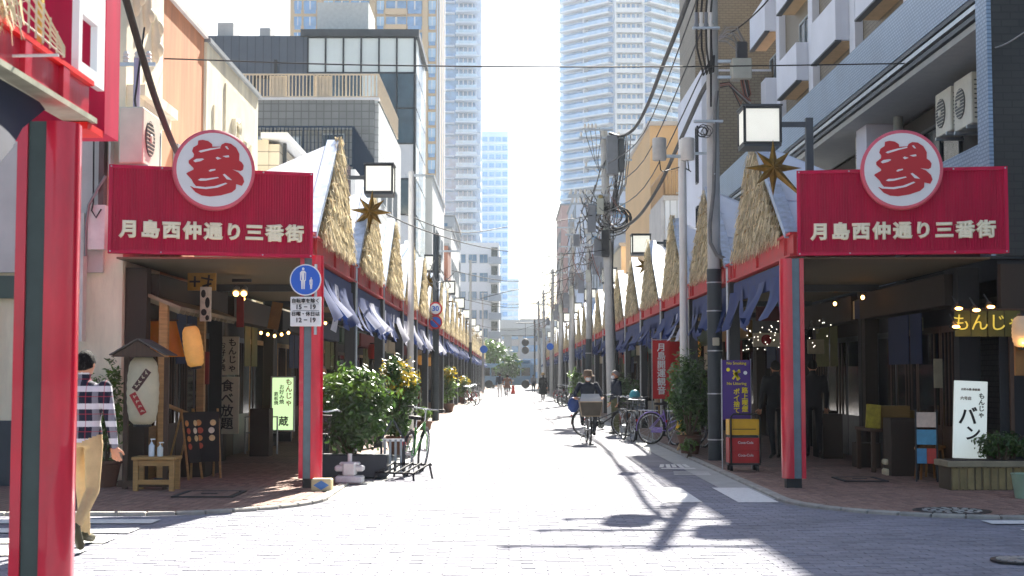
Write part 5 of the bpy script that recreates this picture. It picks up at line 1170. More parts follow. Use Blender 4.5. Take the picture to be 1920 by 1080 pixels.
for k in range(4):
    x=1097+9*k; MB().path([lp(x,240),lp(x+3,258),lp(1112+3*k,290+rnd.uniform(0,12)),lp(1125,322+rnd.uniform(-8,18)),lp(1136,300)],.011,5).o('lead_wire',CABC[k%3],lean,80)
for k in range(22):
    a=lp(1085+rnd.uniform(0,75),365+rnd.uniform(-10,60)); b=lp(1085+rnd.uniform(0,90),370+rnd.uniform(0,90)); mid=(a+b)/2+Vector((rnd.uniform(-.2,.2),-.1,-rnd.uniform(.1,.6))); MB().path([a,a.lerp(mid,.6)+Vector((0,0,-.1)),mid,b.lerp(mid,.6)+Vector((0,0,-.08)),b],.016,5).o('cable_loop',CABC[rnd.choice((0,0,1,2))],lean,80)
for k in range(9):
    c=lp(1155+rnd.uniform(-14,10),410+rnd.uniform(-6,6)); R_=rnd.uniform(.3,.62); MB().path([c+Vector((R_*1.1*math.cos(q*PI/9),.02*k,R_*.8*math.sin(q*PI/9))) for q in range(19)],.022,5).o('cable_coil',CABLE,lean,80)
MB().path([lp(1150,430),lp(1148,520),lp(1152,610),lp(1156,700)],.03,7).o('riser_cable',CABLE,lean,80)
# poles on the left
for i,(px,Y,h,w,lab) in enumerate(((770,35.5,6.6,0,'slim grey lamp pole in front of the left straw gables'),(882,86,8.5,3.5,'dark pole far down the left side'),(905,125,8.8,0,'farthest grey pole on the left side'))):
    x=P(px,600,Y).x; t=thing('street_pole',lab,'pole',(x,Y,ZW)); MB().cyl((0,0,0),(0,0,h),.085,.07,12).o('shaft',M('white_pole_paint') if i==0 else POLE,t,40)
    if w: MB().cyl((0,0,0),(0,0,w),.1,.095,12).o('lower_sleeve',POLED,t,40)
    MB().bx((.1,0,h-.1),(.5,.06,.06)).o('arm',STEEL,t); MB().lathe([(.1,0),(.1,.02)],12,(0,0,.0)).o('base_flange',STEEL,t)
x=P(817,600,47).x; t=thing('sign_pole','dark pole with speed limit and no parking signs on the left','sign pole',(x,47,ZW)); MB().cyl((0,0,0),(0,0,6.2),.12,.1,14).o('shaft',POLED,t,40)
tangle(t,'cable_loop',(.2,-.1,4.6),(.5,.3,.9),9,random.Random(4)); MB().bx((.35,0,5.6),(.9,.06,.06)).o('arm',STEEL,t)
SRED=M('sign_red','c0141c',.4,v=.04)
for i,py in enumerate((579,604)):
    z=P(817,py,46.8).z-ZW; R90=Matrix.Rotation(PI/2,4,'X')
    d=MB().lathe([(.23,0),(.23,.015)],28,M=R90).o('sign_disc',SRED,t); d.location=(0,-.17,z)
    MB().lathe([(.175,0),(.175,.004)],28,M=Matrix.Translation((0,-.016,0))@R90).o('sign_face',SW_ if i==0 else SBLUE,d)
    if i==0: txt('30',.23,SBLUE,d,(0,-.024,0),bold=.03)
    else: MB().bx((0,-.023,0),(.36,.004,.05),(0,rad(45),0)).o('slash',SRED,d)
for i,(px,py,Y) in enumerate(((907,655,92),(1000,650,100))):
    t=thing('small_round_sign',('small blue round sign far down the left side','small blue round sign far down the right side')[i],'traffic sign',(P(px,py,Y).x if i==0 else 2.9,Y,ZW)); z=P(px,py,Y).z-ZW; MB().cyl((0,0,0),(0,0,z+.3),.03,n=8).o('sign_post',STEEL,t); MB().lathe([(.25,0),(.25,.02)],20,M=Matrix.Translation((0,-.05,z))@Matrix.Rotation(PI/2,4,'X')).o('blue_disc',SBLUE,t)
# ---- overhead cables
def cable(label,pts,r,mat=None,grp='overhead cables'):
    c=[Vector(p) for p in pts]; o0=c[0].copy(); dense=[]
    for i in range(len(c)-1):
        p0=c[max(i-1,0)];p1=c[i];p2=c[i+1];p3=c[min(i+2,len(c)-1)]
        for k in range(6):
            u=k/6; dense.append(.5*((2*p1)+(p2-p0)*u+(2*p0-5*p1+4*p2-p3)*u*u+(3*p1-p0-3*p2+p3)*u**3))
    dense.append(c[-1]); m=MB().path([p-o0 for p in dense],r,6); o=m.o('overhead_cable',mat or CABLE,None,80); o.location=o0; return tag(o,label,'cable',grp)
cable('thick twisted cable swooping from the top edge to the leaning pole',[P(1318,-60,24),P(1290,0,26),P(1268,60,29),P(1240,130,33),P(1215,195,38),P(1190,240,43),P(1165,255,46.5),P(1143,250,47.3)],.05)
cable('second thick cable running from the main pole down to the leaning pole',[P(1338,140,25),P(1318,170,27),P(1295,220,30),P(1268,280,34),P(1235,350,39),P(1198,405,43.5),P(1165,428,46.5),P(1148,426,47.2)],.05)
cable('thin wire spanning the street near the top of the picture',[P(228,107,21.5),P(400,113,21.7),P(640,121,22),P(960,125,22.5),P(1240,125,23.2),P(1440,123,24),P(1700,119,23),P(1930,116,22)],.012)
cable('thick dark cable slanting down over the cream building on the left',[P(225,-40,15.5),P(245,30,16.2),P(268,110,17),P(293,190,17.9),P(322,265,18.9),P(340,300,19.6)],.045,M('brownish_cable','3a3029',.7,v=.3,vs=20))
cable('wire from the left gold star across the street to the leaning pole',[P(725,402,26.5),P(790,430,30),P(880,458,37),P(960,472,42),P(1060,476,45),P(1140,468,47.2)],.013)
cable('thin wire crossing the sky gap below the towers',[P(760,402,38),P(860,436,40),P(960,424,43),P(1060,412,45.5),P(1110,404,47)],.014)
cable('faint wire low in the sky gap',[P(900,560,70),P(960,545,70),P(1040,530,72),P(1108,505,59)],.02)
cable('wire from the pole box up to the top right balcony',[P(1358,70,25),P(1400,40,25.5),P(1440,0,26),P(1465,-40,26.5)],.014)
cable('pale wire pair reaching from the right edge to the blue tiled recess',[P(1930,55,17.6),P(1880,85,18.6),P(1830,97,19.8)],.012,M('white_cable'))
for i in range(6):
    y0=(47.5,59,74,90,108,128)[i]; y1=(59,74,90,108,128,150)[i]
    for k in range(3):
        z=8.9-1.0*k; m_=(y0+y1)/2; cable('cable between the far poles on the right, %s of span %s'%(('top','middle','bottom')[k],('one','two','three','four','five','six')[i]),[(3.2-.3*(k%2),y0,z),(3.2-.3*(k%2),m_,z-.45),(3.15-.3*(k%2),y1,z-.05)],.022)
for k in range(3): cable('service wire from the main pole to the leaning pole, %s of three'%('upper','middle','lower')[k],[(3.5,25,8.6-.8*k),(3.45,36,7.7-.7*k),(3.3,47.4,8.6-.8*k)],.014)
for i,(y,z) in enumerate(((62,6.6),(78,6.2),(95,7.2),(112,6.0))): cable('far wire slung across the street, %s'%('nearest','second','third','farthest')[i],[(-2.5,y,z-.5),(.4,y+1,z-.9),(3.2,y+2,z)],.018)
# a vertical pipe on the cream building
t=thing('roof_bracket_pole','lilac grey bracket pole in front of the cream building on the left','pole',(P(254,300,19).x,19.0,3.6)); MB().cyl((0,0,0),(0,0,P(254,110,19).z-3.6),.045,n=10).o('shaft',M('lilac_steel','a59fb4',.5,v=.1),t,40)
for k in range(3): insul(t,(-.15+.15*k,0,P(254,118,19).z-3.6))
MB().bx((0,0,P(254,118,19).z-3.62),(.5,.05,.05)).o('crossarm',STEEL,t); MB().path([(.1,-.03,2.6),(.05,-.1,2.0),(.0,-.08,1.6),(.1,-.06,.9),(.05,-.05,.3)],.014,5).o('lead_wire',CABLE,t,80)
# ------------------------------------------------------------------ shrubs
LEAF = [TRANS('leaf_dark','3c5a24',.3,v=.3,vs=6,isl=.45,gloss=.8,r=.3), TRANS('leaf_yellow','b09a2e',.4,v=.25,vs=6,isl=.3,gloss=.6,r=.35), TRANS('leaf_mid','5c7a30',.35,v=.3,vs=6,isl=.4,gloss=.8,r=.3)]
BARK = M('bark','4f4334',.9,v=.3,vs=9,b=.4); POTM = M('plant_pot_brown','6a4a3a',.7,v=.2); POTW = M('plant_pot_white','c8c4bc',.6,v=.15)
def leaves(n, R, rnd, size=.07, clumps=26, flat=.5):
    m = MB(); cl = []
    for _ in range(clumps):
        d = Vector((rnd.gauss(0,1),rnd.gauss(0,1),rnd.gauss(0,1))).normalized(); k = rnd.uniform(.35,.98); cl.append(Vector((d.x*R[0]*k,d.y*R[1]*k,d.z*R[2]*k)))
    for i in range(n):
        c = rnd.choice(cl); p = c+Vector((rnd.gauss(0,1)*R[0]*.19,rnd.gauss(0,1)*R[1]*.19,rnd.gauss(0,1)*R[2]*.15))
        s = size*rnd.uniform(.6,1.25); up = (p.normalized()*.7+Vector((rnd.uniform(-1,1),rnd.uniform(-1,1),rnd.uniform(-.2,1.2)))).normalized()
        a = up.orthogonal().normalized(); a.rotate(Matrix.Rotation(rnd.uniform(0,6.28),3,up)); b = up.cross(a)
        m.add([p-a*s, p+b*s*.42+up*s*.12, p+a*s, p-b*s*.42+up*s*.12], [(0,1,2),(0,2,3)])
    return m
def shrub(label, loc, R, n, mat, pot='pot', seed=1, size=.07, flowers=None, top=None):
    rnd = random.Random(seed); t = thing('potted_shrub', label, 'shrub', loc, 0, 'potted shrubs'); zc = R[2]+.32
    f = leaves(n, R, rnd, size).o('foliage', mat, t); f.location = (0,0,zc); tag(f, kind='stuff')
    if top:
        f = leaves(int(n*.3), (R[0]*.95,R[1]*.95,R[2]*.5), rnd, size*.9, 40).o('young_leaves', top, t); f.location = (0,0,zc+R[2]*.55); tag(f, kind='stuff')
    for k in range(5): MB().path([(rnd.uniform(-.05,.05),rnd.uniform(-.05,.05),.2),(rnd.uniform(-.5,.5)*R[0],rnd.uniform(-.5,.5)*R[1],zc-R[2]*.2),(rnd.uniform(-.8,.8)*R[0],rnd.uniform(-.8,.8)*R[1],zc+R[2]*.6)],[.022,.015,.006],5).o('stem', BARK, t)
    if pot == 'pot': MB().lathe([(.16,0),(.22,.3),(.24,.31),(.24,.35),(.2,.35),(.19,.3)],18).o('pot', POTM, t, 40)
    elif pot == 'box': MB().cbox(-R[0]*.9,R[0]*.9,-.2,.2,0,.33,.015).o('planter_box', DGREY, t)
    return t
shrub('broad leafy hedge plant in a dark box beside the left pillar', (-2.32,20.9,ZW), (.62,.55,.62), 3600, LEAF[0], 'box', 1, .062, top=LEAF[2])
shrub('tall bush with yellow young leaves behind the left hedge', (P(760,800,26.5).x-.15,26.8,ZW), (.36,.5,.72), 2600, LEAF[0], 'pot', 2, .06, top=LEAF[1])
shrub('slim yellow green bush by the third left column', (-2.45,58,ZW), (.32,.4,.75), 900, LEAF[2], 'pot', 3, .075, top=LEAF[1])
shrub('small yellow bush far down the left kerb', (-2.4,76,ZW), (.35,.4,.55), 600, LEAF[2], 'pot', 4, .08, top=LEAF[1])
shrub('bushy dark shrub beside the right main pole', (3.42,27.0,ZW), (.36,.55,.72), 3000, LEAF[0], 'pot', 5, .06)
shrub('second dark shrub behind the first near the white pole', (3.62,28.6,ZW), (.42,.5,.78), 2600, LEAF[2], 'pot', 6, .06)
shrub('climbing plant around the red banners on the right', (4.1,31.6,ZW), (.3,.4,.95), 1600, LEAF[0], 'pot', 7, .06)
shrub('leafy shrub behind the standing man on the right', (3.5,43,ZW), (.45,.6,.65), 1300, LEAF[0], 'pot', 8, .07)
shrub('dark bush far along the right kerb', (3.3,68,ZW), (.5,.7,.75), 900, LEAF[2], 'pot', 9, .09)
shrub('small weed tuft at the foot of the right kerb', (3.28,25.9,-.2), (.16,.16,.14), 160, LEAF[2], '', 10, .05)
shrub('low pale flowering plant by the left kerb', (-2.35,39.5,-.1), (.25,.3,.22), 300, LEAF[2], 'pot', 11, .06)
p = P(1885,838,18.45); shrub('rounded dark bush growing in the long wooden planter', (p.x,18.6,ZW+.04), (.36,.26,.21), 1500, LEAF[0], '', 12, .035)
t = shrub('slender bamboo plant behind the plaid shirted man', (P(195,760,19.0).x,19.05,ZW), (.24,.2,.7), 520, LEAF[2], 'pot', 13, .06)
# ------------------------------------------------------------------ bicycles
CHROME = M('bicycle_chrome','b8bcc0',.25,.9,v=.05); BFR = {k:M('bike_paint_'+k,c,.35,v=.06,coat=.4) for k,c in (('black','18191b'),('silver','9da3a8'),('purple','8d78c0'),('green','3f8a3a'),('red','8a2626'),('white','d0d0cc'))}
def wheel_parts(t, y, r=.33):
    w = MB(); n=28; vs=[]
    ty = MB().path([(0,y+r*math.cos(2*PI*k/n),r+r*math.sin(2*PI*k/n)) for k in range(n+1)],.02,7,False).o('tyre',RUB,t,80)
    MB().path([(0,y+(r-.03)*math.cos(2*PI*k/n),r+(r-.03)*math.sin(2*PI*k/n)) for k in range(n+1)],.01,5,False).o('rim',CHROME,ty,80)
    s = MB()
    for k in range(16): a=2*PI*k/16; s.cyl((.02*(-1)**k,y,r),(0,y+(r-.03)*math.cos(a),r+(r-.03)*math.sin(a)),.0022,n=3,cap=False)
    tag(s.o('spokes',CHROME,ty),kind='stuff'); MB().cyl((-.05,y,r),(.05,y,r),.022,n=8).o('hub',CHROME,ty)
def bike(label, loc, rz, col='black', basket=True, lean=0, sport=False):
    t = thing('bicycle', label, 'bicycle', loc, rz, 'parked bicycles'); t.rotation_euler=(0,lean,rz); F=BFR[col]
    wheel_parts(t,-.55); wheel_parts(t,.5)
    bb=(0,.08,.28); st=(0,.2,.72); hd=(0,-.38,.78); hb=(0,-.42,.6)
    f=MB().cyl(bb,st,.017,n=8).cyl(bb,hb,.02,n=8).cyl(hd,hb,.022,n=8)
    f.cyl((0,.17,.62) if sport else (0,.12,.42), hd if sport else (0,-.41,.64),.016,n=8)
    for sx in (-.05,.05): f.cyl((sx*.4,.1,.28),(sx,.5,.33),.01,n=6).cyl((sx*.4,.19,.66),(sx,.5,.33),.009,n=6)
    f.o('frame',F,t,60)
    fk=MB()
    for sx in (-.05,.05): fk.path([(sx*.5,-.42,.62),(sx,-.46,.55),(sx,-.55,.33)],.011,6)
    fk.o('fork',CHROME if not sport else F,t,60)
    MB().path([(0,-.37,.8),(0,-.36,.98)],.014,6).o('stem',CHROME,t)
    if sport: h=MB().path([(-.28,-.38,.99),(-.1,-.4,.98),(.1,-.4,.98),(.28,-.38,.99)],.012,6)
    else: h=MB().path([(-.27,-.16,1.0),(-.24,-.3,1.02),(-.1,-.38,.99),(.1,-.38,.99),(.24,-.3,1.02),(.27,-.16,1.0)],.012,6)
    h=h.o('handlebar',CHROME,t,60)
    for sx in (-1,1): MB().cyl((sx*.27,-.16,1.0),(sx*.28,-.05,.99),.017,n=7).o('grip',RUB,h) if not sport else MB().cyl((sx*.2,-.385,.99),(sx*.3,-.375,.99),.017,n=7).o('grip',RUB,h)
    MB().cyl((0,.2,.72),(0,.22,.84),.013,n=6).o('seat_post',CHROME,t)
    MB().prism([(-.02,-.14),(.02,-.14),(.05,.02),(.1,.1),(.09,.16),(-.09,.16),(-.1,.1),(-.05,.02)],0,.05,'z',Matrix.Translation((0,.22,.84))).o('saddle',RUB,t)
    for y in (-.55,.5): MB().path([(0,y+.36*math.cos(rad(a)),.33+.36*math.sin(rad(a))) for a in (range(20,150,15) if y<0 else range(-10,160,15))],.014,5).o('mudguard',F if not sport else BLK,t,60)
    if basket:
        m=MB()
        for z in (.72,.79,.86,.93): m.path([(-.17,-.44,z),(.17,-.44,z),(.17,-.7,z),(-.17,-.7,z),(-.17,-.44,z)],.004,4)
        for k in range(9):
            x=-.17+.34*k/8; m.cyl((x*.85,-.7,.7),(x,-.7,.95),.003,n=3).cyl((x*.85,-.44,.7),(x,-.44,.95),.003,n=3)
        for k in range(6):
            y=-.44-.26*k/5; m.cyl((.15,y,.7),(.17,y,.95),.003,n=3).cyl((-.15,y,.7),(-.17,y,.95),.003,n=3).cyl((-.15,y,.7),(.15,y,.7),.003,n=3)
        tag(m.path([(-.175,-.44,.95),(.175,-.44,.95),(.175,-.71,.95),(-.175,-.71,.95),(-.175,-.44,.95)],.008,5).o('basket',BLK if col!='silver' else CHROME,t),kind='stuff')
        MB().lathe([(.03,0),(.045,.03),(.04,.06)],10,M=Matrix.Translation((0,-.6,.62))@Matrix.Rotation(PI/2,4,'X')).o('headlight',CHROME,t,40)
        m=MB()
        for x in (-.07,0,.07): m.cyl((x,.3,.72),(x,.78,.72),.006,n=4)
        m.cyl((-.07,.3,.72),(.07,.3,.72),.006,n=4).cyl((-.07,.78,.72),(.07,.78,.72),.006,n=4).cyl((.06,.72,.72),(.06,.5,.34),.006,n=4).cyl((-.06,.72,.72),(-.06,.5,.34),.006,n=4).o('rear_rack',CHROME,t)
    MB().cyl((.03,.08,.28),(.035,.08,.28),.1,n=18).o('chainring',CHROME,t); MB().box(.036,.05,.06,.52,.24,.36).o('chain_case',F if not sport else BLK,t)
    for s_,a in ((1,.9),(-1,.9+PI)): MB().cyl((s_*.06,.08,.28),(s_*.07,.08+.17*math.cos(a),.28+.17*math.sin(a)),.01,n=5).bx((s_*.11,.08+.17*math.cos(a),.28+.17*math.sin(a)),(.09,.07,.025)).o('pedal_crank',BLK,t)
    MB().cyl((-.06,.45,.32),(-.14,.55,.02),.01,n=5).o('kickstand',CHROME,t)
    MB().bx((0,.86,.5),(.05,.02,.05)).o('reflector',M('red_reflector','b01818',.3,v=.05),t)
    return t
bike('green sports bicycle leaning by the left hedge', (P(772,890,21.6).x,21.9,.01), 2.98, 'green', False, -.12, True)
bike('bicycle half hidden behind the left red pillar', (-2.66,19.75,ZW), .1, 'black', True, .05)
bike('dark bicycle with wire basket facing the camera on the right', (2.75,33.0,.01), .12, 'black', True, .05)
bike('silver basket bicycle beside the dark one on the right', (3.02,33.8,.01), -.1, 'silver', True, .04)
bike('purple framed bicycle turned side on by the red banner', (3.5,30.9,ZW), .95, 'purple', True, .06)
bike('black bicycle just behind the purple one at the right kerb', (3.75,29.9,ZW), .45, 'black', True, .05)
bike('dark bicycle lying across behind the rider on the right', (2.35,35.6,.01), 1.15, 'black', True, .08)
for i,(x,y,r,c) in enumerate(((-1.95,72,.4,'red'),(-1.9,75,.5,'silver'),(-2.0,78,.3,'black'),(-1.95,88,.4,'silver'),(2.9,70,-.4,'black'),(2.85,73,-.5,'silver'),(2.9,76,-.4,'black'),(2.9,80,-.5,'red'))):
    bike(('red','nearer silver','black','farther silver','nearest black','silver','farther black','dark red')[i]+' bicycle in the far '+('left' if x<0 else 'right')+' kerb row', (x,y,.01), r+PI, c)
# parked motor scooter shape behind the rider: delivery bike with covered seat
# ------------------------------------------------------------------ people
TMP = bpy.data.scenes.new('tmp')
def remesh(m, vox, sm=4):
    me = m.mesh('r'); ob = bpy.data.objects.new('r', me); TMP.collection.objects.link(ob)
    r = ob.modifiers.new('r','REMESH'); r.mode='VOXEL'; r.voxel_size=vox
    s = ob.modifiers.new('s','SMOOTH'); s.iterations=sm; s.factor=.5
    
    with bpy.context.temp_override(scene=TMP, view_layer=TMP.view_layers[0]):
        dg = bpy.context.evaluated_depsgraph_get(); dg.update(); out = bpy.data.meshes.new_from_object(ob.evaluated_get(dg))
    bpy.data.objects.remove(ob); bpy.data.meshes.remove(me); return out
def caps(m, a, b, ra, rb, n=12):
    a, b = Vector(a), Vector(b); m.path([a,b],[ra,rb],n); m.ell(a,(ra,)*3,n,8); m.ell(b,(rb,)*3,n,8)
def hand_geo():
    m = MB(); m.ell((0,0,-.045),(.04,.018,.05),12,8)
    for k,(x,l) in enumerate(((-.03,.065),(-.01,.075),(.011,.07),(.03,.055))):
        a=Vector((x,0,-.085)); b=a+Vector((x*.1,-.012,-l*.55)); c=b+Vector((0,-.028,-l*.4)); caps(m,a,b,.0095,.009,8); caps(m,b,c,.009,.0075,8)
    a=Vector((-.034,-.004,-.035)); b=a+Vector((-.025,-.012,-.03)); caps(m,a,b,.012,.0105,8); caps(m,b,b+Vector((-.004,-.014,-.028)),.0105,.008,8)
    me = remesh(m,.0045,2); return [v.co.copy() for v in me.vertices],[tuple(f.vertices) for f in me.polygons]
HAND = hand_geo()
SKIN = M('skin','c98f6e',.55,v=.08,vs=20); HAIRM = M('black_hair','0f0c0a',.75,v=.4,vs=40,b=.8,bs=120,stretch=(1,1,.3),spec=.2); HAIRG = M('grey_hair','8b8680',.6,v=.2,vs=40,b=.5,bs=120); MASK = M('white_mask','e4e4e4',.7,v=.03)
def person(label, loc, rz, J, cl, vox=.02, hair=HAIRM, mask=False, hat=None, coat=None, hb=0, name='person', skirt=None, scale=1):
    """J: joints of a figure facing local -Y; cl: materials for top, legs, shoes"""
    prim = []; m = MB()
    def C(a,b,ra,rb,k): caps(m,a,b,ra,rb); prim.append((Vector(a),Vector(b),ra,rb,k))
    P_ = {k:Vector(v) for k,v in J.items()}
    pel, che, nek, hed = P_['pelvis'],P_['chest'],P_['neck'],P_['head']
    up = (che-pel)
    # trunk as stacked ellipses
    secs = [(pel+Vector((0,0,-.07)),.155,.115),(pel+Vector((0,0,.03)),.165,.12),(pel.lerp(che,.4),.145,.105),(pel.lerp(che,.75),.165,.115),(che,.185,.12),(che.lerp(nek,.5),.17,.10),(che.lerp(nek,.85),.09,.075)]
    n=18; vs=[]
    for c,rx,ry in secs:
        for k in range(n): vs.append((c.x+rx*math.cos(2*PI*k/n),c.y+ry*math.sin(2*PI*k/n),c.z))
    m.add(vs,[(i*n+k,i*n+(k+1)%n,(i+1)*n+(k+1)%n,(i+1)*n+k) for i in range(len(secs)-1) for k in range(n)]+[tuple(reversed(range(n))),tuple((len(secs)-1)*n+k for k in range(n))])
    prim.append((pel+Vector((0,0,.06)),che.lerp(nek,.6),.17,.16,0)); prim.append((pel+Vector((-.06,0,-.05)),pel+Vector((.06,0,-.05)),.14,.14,1 if not coat else 0))
    for s in ('L','R'):
        sh,el,wr,hi,kn,an,to = (P_[q+s] for q in ('sh','el','wr','hip','kn','an','toe'))
        C(sh,el,.062,.05,0); C(el,wr,.05,.036,0); C(hi,kn,.082,.06,1); C(kn,an,.06,.046,1); C(an+Vector((0,.03,-.02)),to,.042,.038,2)
    caps(m,che.lerp(nek,.7),hed+Vector((0,.02,-.06)),.056,.055); prim.append((nek,hed,.055,.06,3))
    m.ell(hed,(.076,.094,.112),16,12); m.ell(hed+Vector((0,-.03,-.06)),(.055,.062,.055),12,8); prim.append((hed+Vector((0,0,-.06)),hed+Vector((0,0,.06)),.1,.1,3))
    m.ell(hed+Vector((0,-.1,-.015)),(.014,.02,.024),8,6)
    for sx in (-1,1): m.ell(hed+Vector((sx*.079,.01,-.01)),(.012,.022,.032),8,6)
    if coat:   # flared hem
        z1 = coat; c0=pel; pr=[(.165,.13,c0.z+.1),(.2,.16,c0.z-.1),(.25,.2,z1+.05),(.255,.205,z1)]; vs=[]
        for rx,ry,z in pr:
            for k in range(n): vs.append((c0.x+rx*math.cos(2*PI*k/n),c0.y+ry*math.sin(2*PI*k/n),z))
        m.add(vs,[(i*n+(k+1)%n,i*n+k,(i+1)*n+k,(i+1)*n+(k+1)%n) for i in range(3) for k in range(n)]+[tuple(range(n)),tuple(3*n+k for k in reversed(range(n)))])
        prim.append((c0,Vector((c0.x,c0.y,z1+.15)),.22,.28,0))
    me = remesh(m,vox)
    mats = [cl[0],cl[1],cl[2],SKIN]
    for mt in mats: me.materials.append(mt)
    for f in me.polygons:
        c=f.center; best=(9,0)
        for a,b,ra,rb,k in prim:
            d=b-a; u=max(0,min(1,(c-a).dot(d)/max(d.length_squared,1e-9))); q=(c-a-d*u).length-(ra+(rb-ra)*u)
            if q<best[0]: best=(q,k)
        f.material_index=best[1]; f.use_smooth=True
    bm=bmesh.new(); bm.from_mesh(me)
    for s in ('L','R'):
        el,wr=P_['el'+s],P_['wr'+s]; d=(wr-el).normalized(); q=Vector((0,0,-1)).rotation_difference(d).to_matrix().to_4x4(); sx=1 if s=='R' else -1
        T=Matrix.Translation(wr+d*.0)@q@Matrix.Diagonal((sx,1,1,1)); nv=[bm.verts.new(T@v) for v in HAND[0]]
        for f in HAND[1]:
            ff=bm.faces.new([nv[i] for i in (f if sx>0 else reversed(f))]); ff.material_index=3; ff.smooth=True
    bm.to_mesh(me); bm.free(); me.name='body'
    t = thing(name,label,'person',loc,rz); t.scale=(scale,)*3
    mk('body',me,None,t)
    # hair shell
    h=MB(); R_=(.084,.103,.118); nu,nv_=18,10; vs=[]; rnd=random.Random(4)
    for j in range(nv_+1):
        th=j/nv_
        for k in range(nu):
            a=2*PI*k/nu; front=-math.sin(a)   # 1 at the face
            lim = 1.75-.75*max(0,front)+(.35+hb)*max(0,-front); ph=th*lim; rr=1+rnd.uniform(-.025,.035)
            vs.append(hed+Vector((R_[0]*math.sin(ph)*math.cos(a)*rr,R_[1]*math.sin(ph)*math.sin(a)*rr+.006,R_[2]*math.cos(ph)*rr+.006)))
    h.add(vs,[(j*nu+k,(j+1)*nu+k,(j+1)*nu+(k+1)%nu,j*nu+(k+1)%nu) for j in range(nv_) for k in range(nu)]); h.o('hair',hair,t,80)
    for sx in (-1,1): MB().ell(hed+Vector((sx*.03,-.088,.012)),(.012,.007,.007),8,6).o('eye',INK,t)
    if mask: MB().ell(hed+Vector((0,-.062,-.045)),(.062,.052,.05),14,10).o('face_mask',MASK,t,80)
    if hat: 
        q=MB().lathe([(.15,-.02),(.155,-.015),(.1,.03),(.095,.1),(.07,.125),(.005,.13)],22).o('hat',hat,t,50); q.location=hed+Vector((0,.005,.03))
    return t
def stand(h=1.7, st=.0, arm=0):
    k=h/1.7; J={'pelvis':(0,0,.95),'chest':(0,.0,1.3),'neck':(0,.01,1.46),'head':(0,-.01,1.585)}
    for s,sx in (('L',1),('R',-1)):
        a=st*sx; J['sh'+s]=(sx*.185,.01,1.39); J['el'+s]=(sx*.235,.03-a*.35,1.12); J['wr'+s]=(sx*.24,-.04-a*.6,.88); J['hip'+s]=(sx*.09,0,.9); J['kn'+s]=(sx*.095,-.02+a*.3,.5); J['an'+s]=(sx*.095,.02+a*.75,.1+max(0,a)*.25); J['toe'+s]=(sx*.105,-.13+a*.75,.045)
    return {q:tuple(c*k for c in v) for q,v in J.items()}
def plaid():
    mt=M('plaid_shirt','10152a',.85,v=.12,vs=30,b=.2,bs=60); nt=mt.node_tree; N=nt.nodes; L=nt.links
    tc=[n for n in N if n.type=='TEX_COORD'][0]; sp=N.new('ShaderNodeSeparateXYZ'); L.new(tc.outputs['Object'],sp.inputs[0])
    def band(ax,per,w,off=0):
        a=N.new('ShaderNodeMath'); a.operation='MULTIPLY_ADD'; a.inputs[1].default_value=1/per; a.inputs[2].default_value=20+off; L.new(sp.outputs[ax],a.inputs[0])
        f=N.new('ShaderNodeMath'); f.operation='FRACT'; L.new(a.outputs[0],f.inputs[0]); c=N.new('ShaderNodeMath'); c.operation='LESS_THAN'; c.inputs[1].default_value=w; L.new(f.outputs[0],c.inputs[0]); return c.outputs[0]
    pb=N['Principled BSDF']; src=pb.inputs['Base Color'].links[0].from_socket
    for sock,fac,col in ((band('Z',.15,.33),.8,'e4e2e2'),(band('X',.15,.3),.28,'dcdae0'),(band('Z',.15,.05,.3),.6,'a03040'),(band('X',.15,.06,.4),.5,'a03040')):
        mu=N.new('ShaderNodeMath'); mu.operation='MULTIPLY'; mu.inputs[1].default_value=fac; L.new(sock,mu.inputs[0])
        mx=N.new('ShaderNodeMix'); mx.data_type='RGBA'; L.new(mu.outputs[0],mx.inputs['Factor']); L.new(src,mx.inputs['A']); mx.inputs['B'].default_value=lin(col); src=mx.outputs['Result']
    L.new(src,pb.inputs['Base Color']); return mt
CH = M('chino_trousers','c4a878',.85,v=.12,vs=9,b=.35,bs=14); SUIT = M('dark_suit','15161a',.8,v=.2,b=.2,bs=20); SHOE = M('dark_shoe','1a1713',.5,v=.2); OLS = M('olive_shoe','3d3a22',.6,v=.2); NVY=M('navy_jacket','1b2436',.8,v=.2,b=.2,bs=20); DEN=M('dark_trousers','2b2f38',.85,v=.15); BRN=M('brown_coat','7a5a4c',.85,v=.12); GRN=M('olive_trousers','55573a',.85,v=.12)
J=stand(1.7)
J.update({'knR':(-.1,.03,.5),'anR':(-.1,.34,.24),'toeR':(-.105,.27,.06),'knL':(.1,-.22,.52),'anL':(.1,-.3,.1),'toeL':(.105,-.45,.045),'elR':(-.255,.05,1.12),'wrR':(-.265,-.02,.885),'elL':(.25,-.05,1.12),'wrL':(.25,-.2,.95)})
person('person in plaid shirt and chino trousers walking away behind the red pillar',(P(150,1030,12.3).x,12.35,.015),PI-.12,J,(plaid(),CH,OLS),.013)
Jr=stand(1.6)
Jr.update({'pelvis':(0,.26,.94),'chest':(0,.13,1.22),'neck':(0,.09,1.36),'head':(0,.03,1.47)})
for s,sx in (('L',1),('R',-1)): Jr.update({'sh'+s:(sx*.18,.12,1.3),'el'+s:(sx*.29,-.02,1.1),'wr'+s:(sx*.28,-.13,1.03),'hip'+s:(sx*.1,.24,.88)})
Jr.update({'knL':(.15,-.1,.62),'anL':(.13,.06,.25),'toeL':(.13,-.1,.2),'knR':(-.15,-.16,.75),'anR':(-.13,.02,.46),'toeR':(-.13,-.14,.42)})
rx=P(1103,830,31.8).x
b_=bike('shopping bicycle ridden toward the camera with a covered front basket',(rx,31.8,.01),0.02,'black',False); b_['group']='ridden bicycles'
